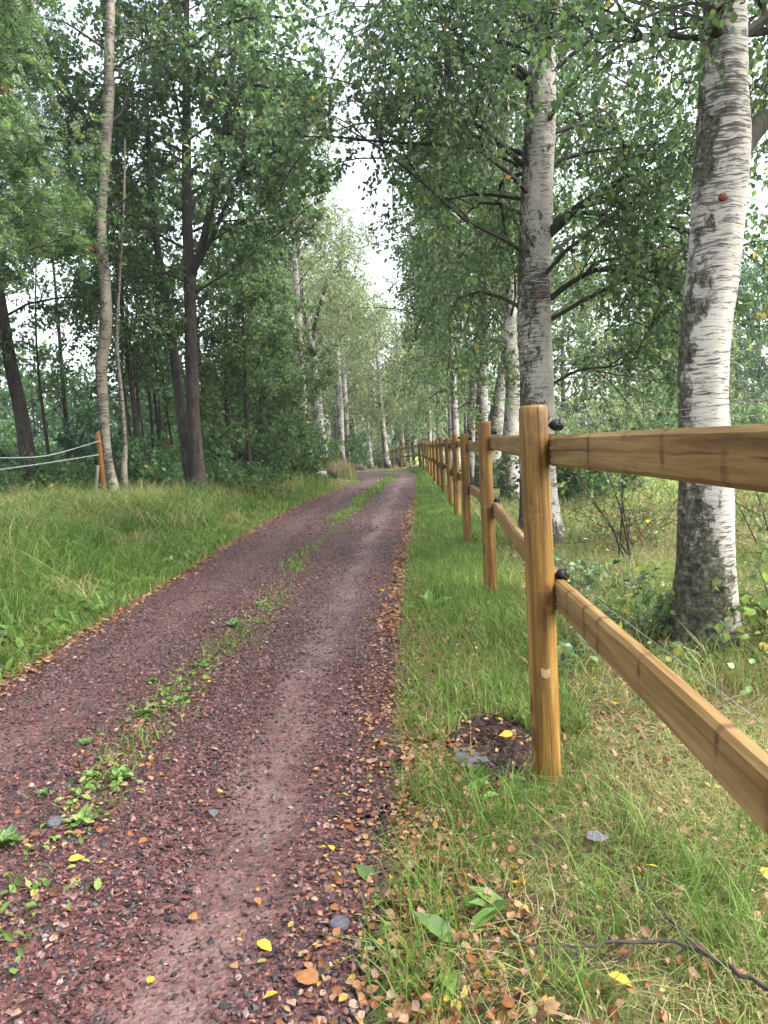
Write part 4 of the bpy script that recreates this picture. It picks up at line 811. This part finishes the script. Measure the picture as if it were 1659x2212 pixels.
# undergrowth behind the left bank: one mass of bushes
def bush_mass(mb, c, h, w, n, size, rg, mat=0):
    b = np.array(c); L = []
    az = rg.random(n)*6.28; e = .5+.9*rg.random(n); d = np.stack([np.cos(az)*np.cos(e)*w/h, np.sin(az)*np.cos(e)*w/h, np.sin(e)], 1); t = np.linspace(0, 1, 6)
    P = b+d[:, None]*(h*t)[None, :, None]*(.6+.5*rg.random((n, 1, 1))); P[..., :2] += .3*w*rg.normal(size=(n, 1, 2)); 
    T = children(P, 16, .1, 1., .55, .9, .06, 4, rg); tubes(mb, P, .008*np.ones((n, 6)), 3, 2); foliage(mb, T, 11, size, rg, QUAD, .75, .3, mat)
rg = np.random.default_rng(9); mb = MB()
for k in range(62):
    Y = 17.5+12*rg.random(); px = -120+760*(k+.5)/62+20*rg.normal(); c = at(px, Y)
    if c[0] > xleft(Y)-1.6: continue
    bush_mass(mb, c, 1.2+1.9*rg.random(), 1.4, 10, .075+.0025*Y, rg, int(rg.random() < .6))
for px, Y in ((-10, 15.5), (40, 15), (110, 15.2), (150, 16.5), (290, 16), (320, 16.2), (345, 17), (375, 17.5), (470, 17), (500, 18), (530, 19), (180, 16.2)):
    bush_mass(mb, at(px, Y), .7+.9*rg.random(), .9, 7, .085, rg, 1)
for k in range(16):
    c = at(530+7*k, 26+.5*k); c[0] = min(c[0], xleft(c[1])-1.1)
    bush_mass(mb, c, 1.2+.9*rg.random(), 1.2, 9, .14, rg, 1)
tag(mb.build('undergrowth', ['dark_leaf', 'hazel_leaf', 'twig']), 'dark bushy undergrowth behind the left bank trees', kind='stuff')
mb = MB()
for k in range(30):
    Y = 33+22*rg.random(); px = -250+820*(k+.5)/30+20*rg.normal(); c = at(px, Y); tr = straight_trunk(c, 4.5+2.5*rg.random(), .08, rg=rg); tubes(mb, tr[:, :3], tr[:, 3], 5, 2)
    au = auto_limbs(tr, .1, .97, 12, 2.4, .5, .08, rg); S = children(au, 4, .2, 1, 1.1, .8, .05, 5, rg); T = children(np.concatenate([resample_many(au, 5), S]), 4, .2, 1., .7, .9, .1, 4, rg); foliage(mb, T, 6, .24, rg, QUAD, .75, .3, int(rg.random() < .35))
tag(mb.build('woods', ['dark_leaf', 'hazel_leaf', 'bark']), 'low wood in the distance behind the left bank', kind='stuff')
mb = MB()
for k in range(48):
    Y = 44+26*rg.random(); x = 14+46*rg.random(); c = np.array([x+.1*Y, Y, float(H(x, Y))]); tr = straight_trunk(c, 9+6*rg.random(), .12, rg=rg); tubes(mb, tr[:, :3], tr[:, 3], 5, 2)
    au = auto_limbs(tr, .08, .97, 14, 3., .5, .08, rg); S = children(au, 4, .2, 1, 1.3, .8, .05, 5, rg); T = children(np.concatenate([resample_many(au, 5), S]), 4, .2, 1., .9, .9, .1, 4, rg); foliage(mb, T, 9, .3, rg, QUAD, .75, .3, int(rg.random() < .65))
for k in range(30):
    Y = 78+34*rg.random(); x = -30+44*rg.random(); c = np.array([x, Y, float(H(x, Y))]); tr = straight_trunk(c, 9+5*rg.random(), .12, rg=rg); tubes(mb, tr[:, :3], tr[:, 3], 5, 2)
    au = auto_limbs(tr, .05, .97, 14, 3.4, .5, .08, rg); S = children(au, 4, .2, 1, 1.3, .8, .05, 5, rg); T = children(np.concatenate([resample_many(au, 5), S]), 4, .2, 1., 1., .9, .1, 4, rg); foliage(mb, T, 7, .4, rg, QUAD, .75, .3, int(rg.random() < .7))
tag(mb.build('woods', ['dark_leaf', 'birch_leaf_pale', 'bark']), 'wood in the distance beyond the meadow', kind='stuff')

# ------------------------------------------------------------------ trees round the bend
GB = 'pale birches beyond the bend'
tb = trunk_from([(698,985,22),(692,930,20),(688,880,18),(680,800,17),(668,720,14),(655,650,13),(645,540,11),(640,420,9),(648,300,7),(665,190,3)], 36, 24)
make_tree('birch_tree', 'sparse white trunked birch leaning left beyond the small rowan', GB, tb, 'birch_far', [limb([(672,740,10),(690,660,8),(715,600,5),(740,560,3)], 36), limb([(660,680,9),(648,640,6),(636,580,4)], 36)], 'birch_leaf_pale', n_auto=34, t0=.22, L=3.6, elev=.7, droop=.12, sub=6, twn=7, twL=1.2, twdroop=.4, per=11, size=.12, seed=701, sides=10)
for bx, by, pts, sd, lab in ((42, 42, [(738,1000,16),(735,900,15),(728,760,13),(735,620,10),(742,540,6),(740,470,3)], 704, 'tall airy birch reaching into the gap of sky'), (33, 33, [(660,990,18),(655,880,16),(650,760,14),(640,600,11),(628,430,8),(622,260,3)], 706, 'tall pale birch rising behind the broad rowan')):
    make_tree('birch_tree', lab, GB, trunk_from(pts, bx, 20), 'birch_far', (), 'birch_leaf_pale', n_auto=28, t0=.25, L=2.9, elev=.65, droop=.14, sub=5, twn=6, twL=1.2, twdroop=.4, per=9, size=.12, seed=sd, sides=10)
tw = trunk_from([(751,1012,16),(748,950,14),(746,880,12),(742,800,10),(735,700,7),(730,620,3)], 48, 20)
make_tree('birch_tree', 'birch with a white and dark trunk where the track disappears', GB, tw, 'birch_far', (), 'birch_leaf_pale', n_auto=20, t0=.2, L=2.6, elev=.6, droop=.16, sub=4, twn=6, twL=1.2, twdroop=.4, per=9, size=.15, seed=702, sides=10)
tv = trunk_from([(838,1012,14),(832,970,13),(828,930,11),(822,860,9),(815,760,7),(808,660,3)], 52, 18)
wb = make_tree('birch_tree', 'weeping yellow green birch with a white leaning trunk behind the far fence', GB, tv, 'birch_far', (), 'birch_leaf_pale', n_auto=22, t0=.25, L=3., elev=.6, droop=.2, sub=5, twn=6, twL=1.6, twdroop=.5, per=10, size=.16, seed=703, sides=10)
for px, Y, rz, s, lab in ((770, 60, 1., 1.35, 'weeping birch left of the far fence'), (868, 56, 2.2, 1.0, 'weeping birch behind the far fence near its corner'), (935, 60, 4., 1.0, 'weeping birch farther off right of the fence corner'), (800, 68, 5., 1.05, 'farthest weeping birch below the gap of sky'), (720, 62, 3., 1.5, 'weeping birch behind the sparse white trunked birch'), (680, 55, .4, 1.4, 'weeping birch behind the small rowan'), (640, 48, 2.6, 1.1, 'weeping birch behind the broad rowan')):
    clone(wb, at(px, Y), rz, s, lab, GB)
cb = at(826, 57); shrub('conifer_bush', 'dark bush between the white leaning trunk and the white and dark birch', at(800, 84), 4.5, 3., 'dark_leaf', None, 12, 6, 6, 9, .2, 720)
shrub('shrub', 'bright green bush below the sparse white trunked birch', at(690, 47), 3.6, 2.4, 'hazel_leaf', None, 14, 6, 6, 10, .16, 721, twL=.6)
shrub('shrub', 'yellow green bush where the track leaves the picture', at(655, 38), 2.0, 1.6, 'bright_leaf', None, 12, 6, 6, 9, .14, 722, twL=.5)
shrub('shrub', 'green bush behind the far fence rails', at(850, 62), 2.2, 2.2, 'birch_leaf', None, 12, 6, 6, 9, .15, 723, twL=.6)

# ------------------------------------------------------------------ stakes, tapes, logs, twigs
def stake(b, t, Y, w, mat, lab, name='stake', group='old stakes on the left bank'):
    p0, p1 = D(*b, Y), D(*t, Y); p0[2] = min(p0[2], float(H(p0[0], p0[1])))-.1; m = MB(); P = np.linspace(p0, p1, 9); r = w*.5*Y/F
    R = np.r_[np.full(7, r), r*.97, r*.8]; tubes(m, P, R[None], 12, 0, True, .03, int(b[0])); return tag(m.build(name, mat, None, p0, True), lab, 'stake', group)
stake((231, 1112), (211, 934), 13.6, 11, 'orange_stake', 'orange stake leaning against the mottled birch, holding the white tapes')
stake((199, 1118), (212, 1005), 13.5, 7, 'grey_wood', 'grey prop leaning on the orange stake')
stake((373, 1068), (361, 945), 19, 9, 'orange_stake', 'orange brown stake left of the twin trunks')
stake((479, 1045), (473, 955), 22, 7, 'grey_wood', 'grey stake right of the twin trunks')
stake((448, 1055), (446, 995), 21, 5, 'grey_wood', 'short grey stake close beside the twin trunks')
stake((553, 1030), (548, 952), 25, 5, 'grey_wood', 'thin grey stake under the broad rowan')
def tape(pts, lab):
    P = resample(np.array([D(x, y, Y) for x, y, Y in pts]), 24); m = MB(); w = .009; z = np.array([0, 0, w]); n = len(P); yb = np.array([0, .0015, 0])
    V = np.concatenate([P-z, P+z, P+z+yb, P-z+yb]); f = [(k, k+1, n+k+1, n+k) for k in range(n-1)]+[(2*n+k, 2*n+k+1, 3*n+k+1, 3*n+k) for k in range(n-1)]+[(n+k, n+k+1, 2*n+k+1, 2*n+k) for k in range(n-1)]+[(3*n+k, 3*n+k+1, k+1, k) for k in range(n-1)]
    return tag(m.add(V, np.array(f)).build('fence_tape', 'tape', None, P[0]), lab, 'tape', 'white fence tapes on the left')
tape([(-500, 1060, 12.6), (-200, 1003, 12.8), (-60, 990, 13), (80, 987, 13.2), (150, 972, 13.4), (216, 952, 13.48)], 'upper white electric tape tied to the orange stake')
tape([(-500, 1085, 12.6), (-200, 1040, 12.8), (0, 1014, 13.1), (100, 1000, 13.3), (214, 982, 13.48)], 'lower white electric tape tied to the orange stake')
def log(a, b, Y, w, mat, lab):
    p0, p1 = D(*a, Y), D(*b, Y-.3); zz = float(H(p0[0], p0[1])); p0[2] = zz+w*.45; p1[2] = zz+w*.5; m = MB(); tubes(m, np.linspace(p0, p1, 8), np.array([[w*.5]*8]), 12, 0, True, .1, 3); return tag(m.build('log', mat, None, p0, True), lab, 'log', 'logs on the left verge')
log((676, 1012), (726, 1024), 28.6, .45, 'bark', 'dark cut log lying on the verge before the bend'); log((652, 1022), (704, 1030), 27.6, .28, 'pale_log', 'pale bare log lying in front of the dark log')
def ground_twig(pts, r, lab):
    P = []
    for x, y in pts: q = G(x, y); q[2] += .05; P.append(q)
    P = resample(np.array(P), 26); P += rng.normal(size=P.shape)*.003; m = MB(); tubes(m, P, r*np.linspace(1, .35, 26)[None], 6, 0, True, .1)
    S = children(P[None], 7, .2, .95, .12, .7, .02, 5, rng); tubes(m, S, r*.4*np.ones((7, 5)), 4); return tag(m.build('fallen_twig', 'twig', None, P[0]), lab, 'twig', 'dead twigs in the grass')
ground_twig([(1680, 2195), (1600, 2150), (1500, 2095), (1420, 2075), (1300, 2085), (1200, 2085), (1080, 2075)], .006, 'dark dead twig lying across the bottom right grass')
ground_twig([(1520, 2110), (1440, 2020), (1400, 1970), (1340, 1890)], .004, 'thin dead twig slanting up through the grass at bottom right')

# ------------------------------------------------------------------ broad-leaved herbs
def herb(px, py, n, L, lab, mat='weed_leaf', group=None, up=.5, asp=.45, name='weed', seed=None):
    p = G(px, py); p[2] = float(zon(p[:1], p[1:2])[0]); rg = np.random.default_rng(int(px+py)); m = MB(); a = rg.random(n)*6.28; e = up*(.4+rg.random(n))
    A = np.stack([np.cos(a)*np.cos(e), np.sin(a)*np.cos(e), np.sin(e)], -1); Nn = unit(np.stack([-np.cos(a)*np.sin(e), -np.sin(a)*np.sin(e), np.cos(e)], -1)+.2*rg.normal(size=(n, 3)))
    P = rg.normal(size=(n, 3))*[.3*L, .3*L, .0]+[0, 0, .005]; LL = L*(.55+.6*rg.random(n)); leaves(m, P, A, Nn, LL, LL*asp, OVATE)
    o = m.build(name, mat); o.location = p; return tag(o, lab, 'weed', group)
GW = 'weeds along the middle of the track'
for px, py, n, L, lab in ((15, 1850, 26, .12, 'leafy weed cut by the left edge of the picture'), (180, 1800, 16, .09, 'weed rosette beside the blue grey stone'), (262, 1705, 18, .11, 'broad leaved weed right of the yellow leaf clump'), (195, 1700, 26, .06, 'low spread of tiny leaved weeds left of the broad leaved weed'),
                          (185, 1625, 10, .09, 'small upright weed standing left of the weed line'), (316, 1560, 20, .1, 'dark green weed rosette in the middle of the track'), (330, 1488, 12, .08, 'small bright weed above the dark green rosette'), (390, 1530, 14, .07, 'flat weed right of the dark green rosette'),
                          (430, 1455, 30, .08, 'grassy yellowish weed clump in the track middle'), (505, 1365, 18, .14, 'upright weed with broad leaves in the track middle'), (565, 1318, 16, .12, 'last leafy weed before the bare gravel'), (632, 1238, 10, .1, 'tiny weed alone on the bare gravel'), (655, 1195, 10, .1, 'faint weed before the grassy strip begins'), (100, 1740, 18, .06, 'creeping weed near the left edge of the track')):
    herb(px, py, int(n*1.2), L*.5, lab, group=GW, asp=.6, up=.7)
for px, py, n, L, lab, up in ((1045, 1975, 5, .13, 'tall pale broad leaf plant in the near grass', .9), (1000, 2055, 4, .12, 'broad leaf plant below the tall pale one', .5), (935, 1310, 8, .16, 'dandelion leaves beside the gravel', .6), (965, 1490, 7, .1, 'dandelion in the verge above the bare soil', .4), (215, 1320, 8, .16, 'docks at the left gravel edge', 1.), (25, 1385, 10, .2, 'leafy dock at the far left of the bank edge', .9),
                          (1030, 1720, 5, .13, 'narrow leaved plant below the flat grey stone', .8), (830, 1925, 3, .1, 'single dark leaf blade at the gravel edge', .3), (1245, 1440, 7, .1, 'pale round leaved plant behind the nearest post', .5)):
    herb(px, py, n, L, lab, 'weed_leaf', 'broad leaved plants in the verges', up, .42, 'verge_plant')
# loose long tufts near the camera
mb = MB()
for px, py in ((905, 1930), (935, 2010), (1100, 1780), (960, 1760), (870, 2110), (920, 2160), (1250, 2150), (1500, 1900), (1580, 1950), (1620, 2050), (1150, 1560), (1090, 1500), (980, 1690), (1040, 1800), (1130, 1740), (1560, 2080), (900, 1720), (1010, 1880), (1640, 1850), (1330, 2000), (1420, 1830)):
    p = G(px, py); n = 55; x = p[0]+.045*rng.normal(size=n); y = p[1]+.06*rng.normal(size=n)
    blades(mb, x, y, .09+.15*rng.random(n), .0042+0*x, np.clip(.24+.13*rng.normal(size=n), 0, 1), 1.1, .7)
tag(mb.build('grass_tufts', 'grass', attr='tint'), 'longer fresh tufts standing in the near verge', kind='stuff')

# ------------------------------------------------------------------ damp air
hm = N('damp_air'); hm.put(hm.out.inputs['Volume'], hm('VolumePrincipled', {'Color': (.93, .96, 1., 1), 'Density': .0008, 'Anisotropy': .3}).outputs[0])
M['damp_air'] = hm.m; mb = MB(); q = np.array([(x, y, z) for z in (-6., 30.) for x, y in ((-130, -12), (130, -12), (130, 270), (-130, 270))], float)
mb.add(q, np.array([(0, 3, 2, 1), (4, 5, 6, 7), (0, 1, 5, 4), (1, 2, 6, 5), (2, 3, 7, 6), (3, 0, 4, 7)])); tag(mb.build('haze', 'damp_air'), 'thin damp haze between the trees', kind='stuff')
# ------------------------------------------------------------------ light, sky, camera
W = bpy.data.worlds.new('World'); bpy.context.scene.world = W; W.use_nodes = True; nt = W.node_tree; nt.nodes.clear()
SUN_EL, SUN_AZ = radians(50), radians(100)      # azimuth from +Y towards +X
sk = nt.nodes.new('ShaderNodeTexSky'); sk.sky_type = 'NISHITA'; sk.sun_disc = False; sk.sun_elevation = SUN_EL; sk.sun_rotation = SUN_AZ; sk.air_density = 1.2; sk.dust_density = 4.; sk.ozone_density = 1.
hs = nt.nodes.new('ShaderNodeHueSaturation'); hs.inputs['Saturation'].default_value = .42; hs.inputs['Value'].default_value = 1.
bg = nt.nodes.new('ShaderNodeBackground'); bg.inputs['Strength'].default_value = .15; wo = nt.nodes.new('ShaderNodeOutputWorld')
nt.links.new(sk.outputs[0], hs.inputs['Color']); nt.links.new(hs.outputs[0], bg.inputs[0]); nt.links.new(bg.outputs[0], wo.inputs[0])
sl = bpy.data.lights.new('sun', 'SUN'); sl.energy = 1.2; sl.angle = radians(30); sl.color = (1, .97, .93); so = bpy.data.objects.new('sun', sl); C.objects.link(so)
sd = Vector((math.sin(SUN_AZ)*math.cos(SUN_EL), math.cos(SUN_AZ)*math.cos(SUN_EL), math.sin(SUN_EL))); so.rotation_euler = sd.to_track_quat('Z', 'Y').to_euler()
cd = bpy.data.cameras.new('camera'); co = bpy.data.objects.new('camera', cd); C.objects.link(co)
cd.sensor_fit = 'VERTICAL'; cd.sensor_height = 36; cd.lens = F/2212*36; cd.clip_end = 600; cd.clip_start = .05
co.matrix_world = Matrix(((RV[0], UV[0], -FV[0], 0), (RV[1], UV[1], -FV[1], 0), (RV[2], UV[2], -FV[2], HC), (0, 0, 0, 1)))
sc = bpy.context.scene; sc.camera = co
sc.view_settings.view_transform = 'Standard'; sc.view_settings.look = 'None'; sc.view_settings.exposure = 2.2; sc.view_settings.gamma = 1
sc.render.filter_size = 1.2; sc.render.engine = 'CYCLES'; cy = sc.cycles
cy.max_bounces = 9; cy.diffuse_bounces = 6; cy.glossy_bounces = 2; cy.transmission_bounces = 7; cy.transparent_max_bounces = 4; cy.caustics_reflective = False; cy.caustics_refractive = False; cy.volume_bounces = 0
